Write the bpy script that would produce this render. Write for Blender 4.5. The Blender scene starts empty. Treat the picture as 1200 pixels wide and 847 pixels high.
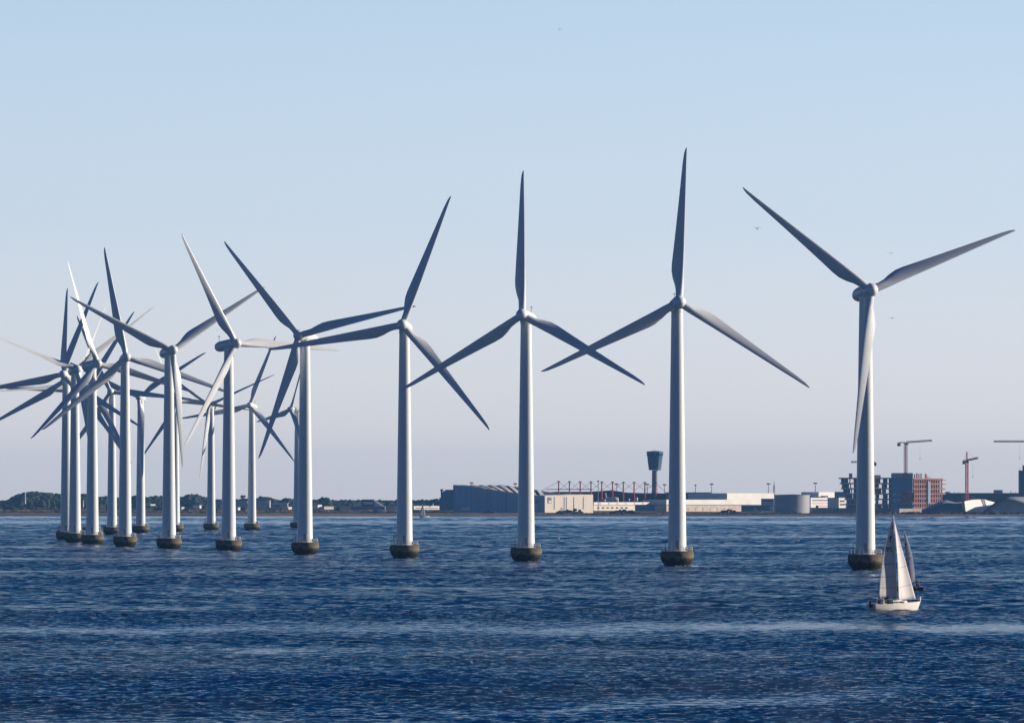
import bpy, math, random
import numpy as np
from mathutils import Vector, Matrix
rad = math.radians
random.seed(7)
rng = np.random.default_rng(11)
SC = bpy.context.scene
COL = SC.collection

# ------------------------------------------------------------ camera, world, sun
F = 12000.0          # focal length in units of a 1200-px-wide picture
HCAM = 16.4          # camera height over the sea (m)
HY = 584.0           # horizon row
cam_d = bpy.data.cameras.new('camera'); cam = bpy.data.objects.new('camera', cam_d); COL.objects.link(cam)
cam.location = (0, 0, HCAM); cam.rotation_euler = (rad(90), 0, 0)
cam_d.sensor_width = 36; cam_d.lens = 36 * F / 1200
cam_d.shift_y = (HY - 423.5) / 1200
cam_d.clip_start = 1; cam_d.clip_end = 200000
SC.camera = cam

SUN_EL, SUN_AZ = 17.0, 78.0     # azimuth clockwise from +Y (view direction)
SUN_STRENGTH, SKY_STRENGTH = 5.0, 0.15
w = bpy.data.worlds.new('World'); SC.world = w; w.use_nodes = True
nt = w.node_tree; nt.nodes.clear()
def wn(t, **k):
    n = nt.nodes.new(t)
    for a, b in k.items(): setattr(n, a, b)
    return n
out = wn('ShaderNodeOutputWorld'); bg = wn('ShaderNodeBackground'); bg.inputs['Strength'].default_value = SKY_STRENGTH
sky = wn('ShaderNodeTexSky', sky_type='NISHITA', sun_disc=False)
sky.sun_elevation = rad(SUN_EL); sky.sun_rotation = rad(SUN_AZ)
sky.altitude = 10; sky.air_density = 1.0; sky.dust_density = 0.3; sky.ozone_density = 3.0
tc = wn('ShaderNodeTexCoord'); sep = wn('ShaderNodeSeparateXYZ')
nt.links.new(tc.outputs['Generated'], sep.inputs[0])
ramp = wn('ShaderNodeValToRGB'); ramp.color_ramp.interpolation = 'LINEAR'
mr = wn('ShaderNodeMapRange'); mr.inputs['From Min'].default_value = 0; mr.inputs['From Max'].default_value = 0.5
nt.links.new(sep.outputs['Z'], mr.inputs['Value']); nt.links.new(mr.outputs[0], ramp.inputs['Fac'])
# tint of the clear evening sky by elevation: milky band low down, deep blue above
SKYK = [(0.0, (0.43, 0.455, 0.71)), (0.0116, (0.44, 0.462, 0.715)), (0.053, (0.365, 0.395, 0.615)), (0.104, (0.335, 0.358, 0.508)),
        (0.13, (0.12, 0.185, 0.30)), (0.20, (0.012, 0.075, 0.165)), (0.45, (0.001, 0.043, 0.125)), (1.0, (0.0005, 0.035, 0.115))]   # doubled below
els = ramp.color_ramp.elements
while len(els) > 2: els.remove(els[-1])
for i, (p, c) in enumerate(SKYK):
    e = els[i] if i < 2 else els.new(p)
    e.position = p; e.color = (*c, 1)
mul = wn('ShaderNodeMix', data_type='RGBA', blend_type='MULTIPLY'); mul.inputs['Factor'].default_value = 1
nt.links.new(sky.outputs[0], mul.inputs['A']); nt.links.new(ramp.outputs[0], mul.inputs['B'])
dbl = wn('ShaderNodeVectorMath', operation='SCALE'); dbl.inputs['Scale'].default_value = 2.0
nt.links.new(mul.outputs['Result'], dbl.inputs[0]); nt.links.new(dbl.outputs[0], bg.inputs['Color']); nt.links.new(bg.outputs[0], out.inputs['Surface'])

sl = bpy.data.lights.new('sun', 'SUN'); sl.energy = SUN_STRENGTH; sl.angle = rad(0.5); sl.color = (1.0, 0.86, 0.70)
so = bpy.data.objects.new('sun', sl); COL.objects.link(so)
az, el = rad(SUN_AZ), rad(SUN_EL)
sdir = Vector((math.sin(az) * math.cos(el), math.cos(az) * math.cos(el), math.sin(el)))
so.rotation_euler = (-sdir).to_track_quat('-Z', 'Y').to_euler()
SC.view_settings.view_transform = 'Standard'; SC.view_settings.look = 'None'
SC.view_settings.exposure = 0.4; SC.view_settings.gamma = 1; SC.view_settings.use_curve_mapping = False
SC.render.engine = 'CYCLES'
SC.cycles.volume_bounces = 0; SC.cycles.max_bounces = 6

# ------------------------------------------------------------ helpers
def W(px, py, d):      # world point at depth d that shows at photo position px, py
    return Vector(((px - 600) / F * d, d, HCAM - (py - HY) / F * d))
def WX(px, d): return (px - 600) / F * d
def WZ(py, d): return HCAM - (py - HY) / F * d

class MB:
    def __init__(s): s.v = []; s.f = []
    def add(s, vs, fs):
        o = len(s.v); s.v += [tuple(v) for v in vs]; s.f += [tuple(i + o for i in f) for f in fs]; return s
    def box(s, x0, x1, y0, y1, z0, z1):
        return s.add([(x0,y0,z0),(x1,y0,z0),(x1,y1,z0),(x0,y1,z0),(x0,y0,z1),(x1,y0,z1),(x1,y1,z1),(x0,y1,z1)],
                     [(3,2,1,0),(4,5,6,7),(0,1,5,4),(1,2,6,5),(2,3,7,6),(3,0,4,7)])
    def prism(s, foot, zb, zt):     # foot ccw [(x,y)], zb/zt scalars or lists
        n = len(foot)
        zb = zb if hasattr(zb, '__len__') else [zb]*n; zt = zt if hasattr(zt, '__len__') else [zt]*n
        vs = [(x,y,z) for (x,y),z in zip(foot,zb)] + [(x,y,z) for (x,y),z in zip(foot,zt)]
        fs = [tuple(reversed(range(n))), tuple(range(n, 2*n))] + [(i,(i+1)%n,(i+1)%n+n,i+n) for i in range(n)]
        return s.add(vs, fs)
    def tube(s, a, b, r0, r1=None, n=8, caps=True):
        a = Vector(a); b = Vector(b); r1 = r0 if r1 is None else r1
        d = (b - a).normalized(); u = d.cross(Vector((0,0,1)) if abs(d.z) < .9 else Vector((1,0,0))).normalized(); v = d.cross(u)
        vs = [a + (u*math.cos(t)+v*math.sin(t))*r0 for t in [2*math.pi*i/n for i in range(n)]]
        vs += [b + (u*math.cos(t)+v*math.sin(t))*r1 for t in [2*math.pi*i/n for i in range(n)]]
        fs = [(i,(i+1)%n,(i+1)%n+n,i+n) for i in range(n)]
        if caps: fs += [tuple(reversed(range(n))), tuple(range(n,2*n))]
        return s.add(vs, fs)
    def lathe(s, prof, n=32, axis='z', c=(0,0,0)):   # prof [(r,h)]
        vs = []
        for r, h in prof:
            for i in range(n):
                t = 2*math.pi*i/n
                p = (r*math.cos(t), r*math.sin(t), h) if axis == 'z' else (r*math.cos(t), h, r*math.sin(t))
                vs.append((p[0]+c[0], p[1]+c[1], p[2]+c[2]))
        fs = []
        for j in range(len(prof)-1):
            for i in range(n):
                q = (j*n+i, j*n+(i+1)%n, (j+1)*n+(i+1)%n, (j+1)*n+i)
                fs.append(q if axis == 'z' else q[::-1])
        a = tuple(reversed(range(n))); b = tuple(range((len(prof)-1)*n, len(prof)*n))
        fs += [a, b] if axis == 'z' else [a[::-1], b[::-1]]
        return s.add(vs, fs)
    def build(s, name, mat, parent=None, smooth=None, loc=None):
        me = bpy.data.meshes.new(name); me.from_pydata(s.v, [], s.f); me.materials.append(mat); me.update()
        if smooth is not None:
            me.polygons.foreach_set('use_smooth', [True]*len(me.polygons))
            try: me.set_sharp_from_angle(angle=rad(smooth))
            except Exception: pass
        o = bpy.data.objects.new(name, me); COL.objects.link(o)
        if parent is not None: o.parent = parent
        if loc is not None: o.location = loc
        return o

def tag(o, label=None, cat=None, group=None, kind=None):
    if label: o['label'] = label
    if cat: o['category'] = cat
    if group: o['group'] = group
    if kind: o['kind'] = kind
    return o
def empty(name, label, cat, loc=(0,0,0), rz=0, group=None):
    o = bpy.data.objects.new(name, None); COL.objects.link(o); o.location = loc; o.rotation_euler = (0,0,rz)
    o.empty_display_size = 1
    return tag(o, label, cat, group)
def copy_tree(o, parent=None):
    c = o.copy(); COL.objects.link(c)
    if parent is not None: c.parent = parent; c.matrix_parent_inverse = o.matrix_parent_inverse.copy()
    for ch in [x for x in CH.get(o.name, [])]:
        copy_tree(ch, c)
    return c
CH = {}
def register(root):
    CH.clear()
    for ob in bpy.data.objects:
        if ob.parent is not None: CH.setdefault(ob.parent.name, []).append(ob)

# ------------------------------------------------------------ materials
def mat(name, col, rough=0.7, var=0.12, scale=0.3, metallic=0, stretch=(1,1,1), trans=0.0, col2=None, bump=0.0, spec=0.3):
    m = bpy.data.materials.new(name); m.use_nodes = True; t = m.node_tree; N = t.nodes; L = t.links
    b = N['Principled BSDF']; b.inputs['Roughness'].default_value = rough; b.inputs['Metallic'].default_value = metallic
    b.inputs['Specular IOR Level'].default_value = spec
    tcn = N.new('ShaderNodeTexCoord'); mp = N.new('ShaderNodeMapping'); mp.inputs['Scale'].default_value = stretch
    nz = N.new('ShaderNodeTexNoise'); nz.inputs['Scale'].default_value = scale; nz.inputs['Detail'].default_value = 5
    L.new(tcn.outputs['Object'], mp.inputs[0]); L.new(mp.outputs[0], nz.inputs['Vector'])
    rp = N.new('ShaderNodeValToRGB'); L.new(nz.outputs['Fac'], rp.inputs[0])
    c2 = col2 if col2 else tuple(x*(1-var*2) for x in col)
    c1 = col if col2 else tuple(min(1, x*(1+var)) for x in col)
    rp.color_ramp.elements[0].position = 0.3; rp.color_ramp.elements[0].color = (*c2, 1)
    rp.color_ramp.elements[1].position = 0.7; rp.color_ramp.elements[1].color = (*c1, 1)
    L.new(rp.outputs[0], b.inputs['Base Color'])
    if bump:
        bp = N.new('ShaderNodeBump'); bp.inputs['Strength'].default_value = bump; bp.inputs['Distance'].default_value = 0.1
        L.new(nz.outputs['Fac'], bp.inputs['Height']); L.new(bp.outputs[0], b.inputs['Normal'])
    if trans:
        o = N['Material Output']; tr = N.new('ShaderNodeBsdfTranslucent'); mx = N.new('ShaderNodeMixShader')
        L.new(rp.outputs[0], tr.inputs[0]); mx.inputs[0].default_value = trans
        L.new(b.outputs[0], mx.inputs[1]); L.new(tr.outputs[0], mx.inputs[2]); L.new(mx.outputs[0], o.inputs[0])
    return m

M = {}
M['paint'] = mat('turbine_paint', (0.69, 0.75, 0.75), 0.38, 0.05, 0.25, stretch=(1,1,0.12), spec=0.5)
M['blade'] = mat('blade_gelcoat', (0.66, 0.71, 0.73), 0.33, 0.05, 0.35, stretch=(1,1,0.3), spec=0.5)
M['steel'] = mat('galvanised_steel', (0.55, 0.56, 0.56), 0.45, 0.1, 2, metallic=0.3)
M['darksteel'] = mat('dark_steel', (0.05, 0.05, 0.06), 0.5, 0.1, 2)
M['whitebox'] = mat('white_cabinet', (0.75, 0.74, 0.72), 0.5, 0.06, 1)
M['sail'] = mat('sailcloth', (0.86, 0.84, 0.81), 0.8, 0.03, 0.6, trans=0.62)
M['jib'] = mat('jib_cloth', (0.86, 0.84, 0.83), 0.8, 0.03, 0.6, trans=0.25)
M['hull'] = mat('boat_gelcoat', (0.80, 0.78, 0.72), 0.3, 0.03, 0.8, spec=0.5)
M['dark'] = mat('dark_matter', (0.02, 0.022, 0.03), 0.7, 0.1, 1)
M['canvas'] = mat('navy_canvas', (0.02, 0.03, 0.07), 0.9, 0.1, 1)
M['alu'] = mat('aluminium_spar', (0.6, 0.6, 0.6), 0.4, 0.03, 1, metallic=0.2)
M['skin'] = mat('skin', (0.45, 0.28, 0.2), 0.6, 0.05, 3)
M['redcloth'] = mat('red_cloth', (0.35, 0.06, 0.05), 0.9, 0.1, 3)
M['bluecloth'] = mat('navy_cloth', (0.03, 0.05, 0.12), 0.9, 0.1, 3)
M['white'] = mat('white_cladding', (0.78, 0.77, 0.74), 0.6, 0.05, 0.08)
M['cream'] = mat('cream_cladding', (0.72, 0.66, 0.56), 0.7, 0.05, 0.1, stretch=(1,1,0.2))
M['pinkwall'] = mat('pale_pink_wall', (0.62, 0.50, 0.42), 0.8, 0.12, 0.25)
M['greyclad'] = mat('grey_cladding', (0.25, 0.28, 0.32), 0.6, 0.06, 0.15, stretch=(1,1,0.1))
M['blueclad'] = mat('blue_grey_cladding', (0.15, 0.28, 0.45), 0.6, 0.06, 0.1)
M['hangarside'] = mat('hangar_side_sheeting', (0.27, 0.40, 0.56), 0.6, 0.10, 0.5, stretch=(1,1,0.01))
M['cabclad'] = mat('dark_cab_cladding', (0.07, 0.13, 0.20), 0.6, 0.06, 0.3)
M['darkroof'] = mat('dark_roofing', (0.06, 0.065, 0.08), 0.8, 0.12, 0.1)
M['palegrey'] = mat('pale_grey_render', (0.42, 0.44, 0.47), 0.7, 0.06, 0.1)
M['redsteel'] = mat('red_painted_steel', (0.58, 0.06, 0.05), 0.55, 0.1, 0.4)
M['cable'] = mat('grey_cable', (0.18, 0.18, 0.2), 0.5, 0.05, 1)
M['concrete'] = mat('raw_concrete', (0.40, 0.36, 0.33), 0.9, 0.12, 0.15)
M['redconcrete'] = mat('primed_concrete', (0.33, 0.16, 0.125), 0.9, 0.12, 0.15)
M['formwork'] = mat('reddish_formwork', (0.38, 0.16, 0.13), 0.9, 0.2, 0.2)
M['glass'] = mat('dark_glass', (0.03, 0.04, 0.06), 0.15, 0.1, 0.2, spec=0.6)
M['leaf'] = mat('woodland_foliage', (0.04, 0.058, 0.034), 0.95, 0.2, 0.06, col2=(0.014, 0.024, 0.018))
M['bark'] = mat('bark', (0.08, 0.06, 0.045), 0.95, 0.2, 1)
M['teal'] = mat('teal_cladding', (0.10, 0.19, 0.21), 0.6, 0.06, 0.08)
M['metalroof'] = mat('aluminium_shell', (0.55, 0.55, 0.57), 0.45, 0.07, 0.12, metallic=0.15)
M['tank'] = mat('tank_steel', (0.34, 0.35, 0.38), 0.6, 0.08, 0.2, stretch=(1,1,0.15))
M['signblue'] = mat('sign_blue', (0.10, 0.14, 0.32), 0.6, 0.05, 1)
M['yellow'] = mat('buoy_yellow', (0.6, 0.4, 0.06), 0.6, 0.1, 1)

def foundation_mat():
    m = bpy.data.materials.new('weathered_concrete'); m.use_nodes = True; t = m.node_tree; N = t.nodes; L = t.links
    b = N['Principled BSDF']; b.inputs['Roughness'].default_value = 0.9; b.inputs['Specular IOR Level'].default_value = 0.15
    tcn = N.new('ShaderNodeTexCoord'); sp = N.new('ShaderNodeSeparateXYZ'); L.new(tcn.outputs['Object'], sp.inputs[0])
    nz = N.new('ShaderNodeTexNoise'); nz.inputs['Scale'].default_value = 0.9; nz.inputs['Detail'].default_value = 6
    mp = N.new('ShaderNodeMapping'); mp.inputs['Scale'].default_value = (1,1,0.35); L.new(tcn.outputs['Object'], mp.inputs[0]); L.new(mp.outputs[0], nz.inputs['Vector'])
    ad = N.new('ShaderNodeMath'); ad.operation = 'MULTIPLY_ADD'; ad.inputs[1].default_value = 2.2; L.new(nz.outputs['Fac'], ad.inputs[0]); L.new(sp.outputs['Z'], ad.inputs[2])
    mr_ = N.new('ShaderNodeMapRange'); mr_.inputs['From Min'].default_value = 1.2; mr_.inputs['From Max'].default_value = 4.8; L.new(ad.outputs[0], mr_.inputs[0])
    rp = N.new('ShaderNodeValToRGB'); L.new(mr_.outputs[0], rp.inputs[0])
    e = rp.color_ramp.elements; e[0].position = 0; e[0].color = (0.006, 0.007, 0.006, 1); e[1].position = 1; e[1].color = (0.11, 0.09, 0.055, 1)
    for p, c in [(0.3, (0.015, 0.016, 0.01)), (0.45, (0.05, 0.048, 0.02)), (0.6, (0.19, 0.165, 0.125)), (0.8, (0.125, 0.105, 0.07))]:
        x = e.new(p); x.color = (*c, 1)
    L.new(rp.outputs[0], b.inputs['Base Color'])
    bp = N.new('ShaderNodeBump'); bp.inputs['Strength'].default_value = 0.4; bp.inputs['Distance'].default_value = 0.1
    L.new(nz.outputs['Fac'], bp.inputs['Height']); L.new(bp.outputs[0], b.inputs['Normal'])
    return m
M['foundation'] = foundation_mat()

# calm slicks on the water: (y centre at x=0, slope dy/dx, half width, strength, x centre, x half length)
SLICKS = [
 (2325, 0, 18, .9, 85, 7), (2465, 0, 18, .9, 43, 7), (2640, 0, 18, .8, 6, 7), (2790, 0, 20, .8, -27, 7),
 (1290, 0.10, 62, 1.0, 0, 1e4), (1345, 0.05, 14, .7, -30, 60), (1087, 0.3, 26, .8, -26, 6), (800, 1.6, 26, .9, 14, 40), (755, 0.5, 9, .6, -10, 30),
 (1560, 0.2, 16, .45, 0, 1e4), (1870, 0.1, 12, .6, -20, 60), (2190, .1, 22, .8, 85, 60), (2620, .15, 25, .8, 75, 55),
 (2330, 0.1, 16, .8, -30, 1e4), (2790, .1, 45, 1.0, -110, 90), (2700, .1, 20, .9, 10, 120), (3130, .1, 40, .9, 60, 100), (3500, 0.1, 60, .8, -60, 220),
 (4400, 0.1, 120, .8, 150, 180), (7000, 0, 500, .8, 0, 1e5), (8900, 0, 350, 1.0, 0, 1e5)]

def sea_mat():
    m = bpy.data.materials.new('sea_water'); m.use_nodes = True; t = m.node_tree; N = t.nodes; L = t.links
    def math_(op, a, b=None, c=None):
        n = N.new('ShaderNodeMath'); n.operation = op
        for i, v in enumerate((a, b, c)):
            if v is None: continue
            if isinstance(v, (int, float)): n.inputs[i].default_value = v
            else: L.new(v, n.inputs[i])
        return n.outputs[0]
    b = N['Principled BSDF']
    b.inputs['Base Color'].default_value = (0.0005, 0.018, 0.062, 1); b.inputs['IOR'].default_value = 1.33
    b.inputs['Specular IOR Level'].default_value = 0.5
    geo = N.new('ShaderNodeNewGeometry'); sp = N.new('ShaderNodeSeparateXYZ'); L.new(geo.outputs['Position'], sp.inputs[0])
    X, Y = sp.outputs['X'], sp.outputs['Y']
    Y0_ = Y
    Y = math_('ADD', Y, math_('MULTIPLY', math_('SINE', math_('MULTIPLY_ADD', X, .11, 1.0)), 13))
    Y = math_('ADD', Y, math_('MULTIPLY', math_('SINE', math_('MULTIPLY_ADD', Y0_, .01, math_('MULTIPLY', X, .25))), 9))
    total = None
    for (yc, slope, hw, st, xc, xl) in SLICKS:
        k = math_('MULTIPLY_ADD', X, -slope, math_('SUBTRACT', Y, yc))
        g = math_('DIVIDE', k, hw); g = math_('MULTIPLY', g, g)
        h = math_('DIVIDE', math_('SUBTRACT', X, xc), xl); h = math_('MULTIPLY', h, h)
        g = math_('MULTIPLY', math_('EXPONENT', math_('MULTIPLY', math_('ADD', g, h), -1)), st)
        total = g if total is None else math_('MAXIMUM', total, g)
    def noise(sx, sy, det=3, rough=.5):
        mp = N.new('ShaderNodeMapping'); mp.inputs['Scale'].default_value = (sx, sy, 1); L.new(geo.outputs['Position'], mp.inputs[0])
        n = N.new('ShaderNodeTexNoise'); n.inputs['Scale'].default_value = 1; n.inputs['Detail'].default_value = det; n.inputs['Roughness'].default_value = rough
        L.new(mp.outputs[0], n.inputs['Vector']); return n.outputs['Fac']
    patch = noise(0.012, 0.03, 4, .6)
    patch2 = noise(0.06, 0.06, 5, .68)
    pm = N.new('ShaderNodeMapRange'); pm.inputs['From Min'].default_value = 0.34; pm.inputs['From Max'].default_value = 0.6; L.new(patch2, pm.inputs[0])
    sk = math_('MULTIPLY', total, math_('MULTIPLY_ADD', pm.outputs[0], .6, .4))
    bg_ = N.new('ShaderNodeMapRange'); bg_.inputs['From Min'].default_value = 0.5; bg_.inputs['From Max'].default_value = 0.75; bg_.inputs['To Max'].default_value = 0.2; L.new(patch, bg_.inputs[0])
    lane = noise(0.006, 0.055, 3, .55)           # broken wind lanes
    ln = N.new('ShaderNodeMapRange'); ln.inputs['From Min'].default_value = 0.6; ln.inputs['From Max'].default_value = 0.68; ln.inputs['To Max'].default_value = 0.6; L.new(lane, ln.inputs[0])
    lanes = math_('MULTIPLY', ln.outputs[0], pm.outputs[0])
    fr = N.new('ShaderNodeMapRange'); fr.inputs['From Min'].default_value = 2500; fr.inputs['From Max'].default_value = 9000; fr.inputs['To Max'].default_value = 0.5; L.new(Y, fr.inputs[0])
    slick = math_('MINIMUM', math_('ADD', math_('MAXIMUM', sk, lanes), math_('ADD', bg_.outputs[0], fr.outputs[0])), 1.0)
    # ripples
    n1 = noise(3.2, 1.5, 5, .7); n2 = noise(0.7, 0.3, 4, .65)
    hgt = math_('MULTIPLY_ADD', n2, 2.6, n1)
    gust = noise(0.02, 0.009, 3, .6); gm = N.new('ShaderNodeMapRange'); gm.inputs['From Min'].default_value = .35; gm.inputs['From Max'].default_value = .65; gm.inputs['To Min'].default_value = .6; gm.inputs['To Max'].default_value = 1.35; L.new(gust, gm.inputs[0])
    bp = N.new('ShaderNodeBump'); bp.inputs['Distance'].default_value = 0.6
    L.new(hgt, bp.inputs['Height'])
    st = math_('MULTIPLY', math_('MULTIPLY_ADD', slick, -0.95, 1.15), gm.outputs[0]); L.new(st, bp.inputs['Strength'])
    L.new(bp.outputs[0], b.inputs['Normal'])
    L.new(math_('MULTIPLY_ADD', slick, -0.02, 0.07), b.inputs['Roughness'])
    return m
M['sea'] = sea_mat()

# ------------------------------------------------------------ sea
def waves(X, Y, lmin, lmax, n, slope, seed):
    r = np.random.default_rng(seed); Z = np.zeros_like(X)
    for i in range(n):
        lam = lmin * (lmax/lmin) ** r.random(); k = 2*np.pi/lam
        th = np.radians(90 + r.normal(0, 48)); ph = r.random()*2*np.pi
        a = slope*math.sqrt(2/n)/k
        arg = k*(np.cos(th)*X + np.sin(th)*Y) + ph
        Z += a*(np.sin(arg) + 0.22*np.cos(2*arg))
    return Z
def slick_np(X, Y):
    T = np.zeros_like(X); Y = Y + 13*np.sin(X*.11+1) + 9*np.sin(X*.25+Y*.01)
    for (yc, s, hw, st, xc, xl) in SLICKS:
        T = np.maximum(T, st*np.exp(-(((Y-yc-s*X)/hw)**2 + ((X-xc)/xl)**2)))
    return T
def build_sea():
    V = []; Q = []; off = 0
    XH = 6000; Y0, YE = -800, 20000
    def flat(x0, x1, y0, y1):
        nonlocal off
        V.append(np.array([(x0,y0,0),(x1,y0,0),(x1,y1,0),(x0,y1,0)], float)); Q.append(np.array([[0,1,2,3]])+off); off += 4
    def patch(x0, x1, y0, y1, dx, dy, comps):
        nonlocal off
        nx = int((x1-x0)/dx)+1; ny = int((y1-y0)/dy)+1
        xs = np.linspace(x0, x1, nx); ys = np.linspace(y0, y1, ny); X, Y = np.meshgrid(xs, ys)
        Z = sum(waves(X, Y, *c) for c in comps)
        Z *= 1 - 0.72*slick_np(X, Y)
        Z *= 1 - 0.45*np.clip((Y-2500)/6500, 0, 1)
        Z *= 0.9 + 0.3*np.sin(X*.021+Y*.004+1)*np.sin(Y*.013-X*.006) + 0.15*np.sin(Y*.05+X*.03)
        ed = np.minimum(np.minimum(X-x0, x1-X), np.minimum(Y-y0, y1-Y)); Z *= np.clip(ed/2.5, 0, 1)
        V.append(np.stack([X.ravel(), Y.ravel(), Z.ravel()], 1))
        i = np.arange(nx*ny).reshape(ny, nx)
        Q.append(np.stack([i[:-1,:-1].ravel(), i[:-1,1:].ravel(), i[1:,1:].ravel(), i[1:,:-1].ravel()], 1)+off); off += nx*ny
    c1 = (1.0, 4, 44, 0.16, 1); c2 = (4, 16, 24, 0.07, 2)
    patch(-66, 66, 690, 1060, 0.2, 0.36, [(0.75, 3.2, 44, 0.16, 1), (3, 12, 20, 0.06, 2)])
    patch(-85, 85, 1060, 1500, 0.3, 0.5, [c1, (3, 12, 20, 0.06, 2)])
    patch(-170, 170, 1500, 3000, 0.75, 1.1, [(2.6, 8, 30, 0.11, 3), c2])
    patch(-310, 310, 3000, 5200, 1.9, 2.2, [(7, 20, 30, 0.12, 4)])
    patch(-540, 540, 5200, 9360, 4.0, 4.2, [(14, 34, 30, 0.11, 5)])
    flat(-XH, XH, Y0, 690); flat(-XH, -66, 690, 1060); flat(66, XH, 690, 1060); flat(-XH, -85, 1060, 1500); flat(85, XH, 1060, 1500)
    flat(-XH, -170, 1500, 3000); flat(170, XH, 1500, 3000)
    flat(-XH, -310, 3000, 5200); flat(310, XH, 3000, 5200); flat(-XH, -540, 5200, 9360); flat(540, XH, 5200, 9360); flat(-XH, XH, 9360, YE)
    V_ = np.concatenate(V); Q_ = np.concatenate(Q)
    me = bpy.data.meshes.new('sea'); me.vertices.add(len(V_)); me.vertices.foreach_set('co', V_.astype(np.float32).ravel())
    me.loops.add(Q_.size); me.loops.foreach_set('vertex_index', Q_.astype(np.int32).ravel())
    me.polygons.add(len(Q_)); me.polygons.foreach_set('loop_start', np.arange(0, Q_.size, 4, dtype=np.int32))
    me.polygons.foreach_set('use_smooth', np.ones(len(Q_), bool))
    me.materials.append(M['sea']); me.update(calc_edges=True)
    o = bpy.data.objects.new('sea', me); COL.objects.link(o); o['kind'] = 'structure'
build_sea()

# ------------------------------------------------------------ land
def land_mat():
    m = bpy.data.materials.new('shore_ground'); m.use_nodes = True; t = m.node_tree; N = t.nodes; L = t.links
    b = N['Principled BSDF']; b.inputs['Roughness'].default_value = 0.95; b.inputs['Specular IOR Level'].default_value = 0.1
    g = N.new('ShaderNodeNewGeometry'); mp = N.new('ShaderNodeMapping'); mp.inputs['Scale'].default_value = (0.006, 0.004, 0.3); L.new(g.outputs['Position'], mp.inputs[0])
    n = N.new('ShaderNodeTexNoise'); n.inputs['Scale'].default_value = 1; n.inputs['Detail'].default_value = 6; n.inputs['Roughness'].default_value = .65; L.new(mp.outputs[0], n.inputs['Vector'])
    rp = N.new('ShaderNodeValToRGB'); L.new(n.outputs['Fac'], rp.inputs[0]); e = rp.color_ramp.elements
    e[0].position = .3; e[0].color = (0.035, 0.05, 0.03, 1); e[1].position = .75; e[1].color = (0.30, 0.23, 0.17, 1)
    x = e.new(.5); x.color = (0.13, 0.10, 0.07, 1); x = e.new(.6); x.color = (0.2, 0.13, 0.10, 1)
    L.new(rp.outputs[0], b.inputs['Base Color']); return m
M['land'] = land_mat()
def build_land():
    ys = [9380, 9400, 9430, 9480, 9550, 9650, 9800, 10000, 10300, 10700, 11200, 12000, 13000, 15000, 19500]
    hs = [-1.0, 0.3, 1.3, 1.6, 1.4, 2.3, 2.6, 2.8, 3.2, 3.4, 3.2, 3.6, 3.6, 4, 4]
    xs = np.linspace(-1500, 1500, 501); vs = []; fs = []
    ph = rng.random(8)*6
    for j, (y, h) in enumerate(zip(ys, hs)):
        for x in xs:
            wob = sum(math.sin(x*(0.006*1.9**i)+ph[i])*(18/1.7**i) for i in range(5))
            side = 60*max(0, min(1, (x+100)/300)) if j < 8 else 0
            bumpz = 0 if j == 0 else 0.35*math.sin(x*.05+j*2.1)+0.3*rng.random()
            vs.append((x, y + (wob + side*0.3) * (1 if j < 7 else 0.3), h + bumpz))
    nx = len(xs)
    for j in range(len(ys)-1):
        for i in range(nx-1): fs.append((j*nx+i, j*nx+i+1, (j+1)*nx+i+1, (j+1)*nx+i))
    b = MB(); b.add(vs, fs); o = b.build('land', M['land']); o['kind'] = 'structure'
build_land()

# boulders and scrub along the right half of the shore as one rough band
def scrub_band(name, kind_label, cat, x0, x1, y, n, rmin, rmax, mt, z0, seed):
    r = random.Random(seed); b = MB()
    for i in range(n):
        px = r.uniform(x0, x1); d = y + r.uniform(-25, 25); rr = r.uniform(rmin, rmax); c = Vector((WX(px, d), d, z0))
        lump(b, c, rr*1.6, rr*1.2, rr, r, 1)
    o = b.build(name, mt); tag(o, kind_label, cat, kind='stuff'); return o
ICO = None
def ico():
    global ICO
    if ICO is None:
        import bmesh
        bm = bmesh.new(); bmesh.ops.create_icosphere(bm, subdivisions=2, radius=1)
        ICO = ([v.co.copy() for v in bm.verts], [tuple(v.index for v in f.verts) for f in bm.faces]); bm.free()
    return ICO
def lump(b, c, rx, ry, rz, r, jag=1):
    vs, fs = ico(); 
    b.add([(c.x+v.x*rx*(1+r.uniform(-.22,.22)*jag), c.y+v.y*ry*(1+r.uniform(-.22,.22)*jag), c.z+v.z*rz*(1+r.uniform(-.22,.22)*jag)) for v in vs], fs)

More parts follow.
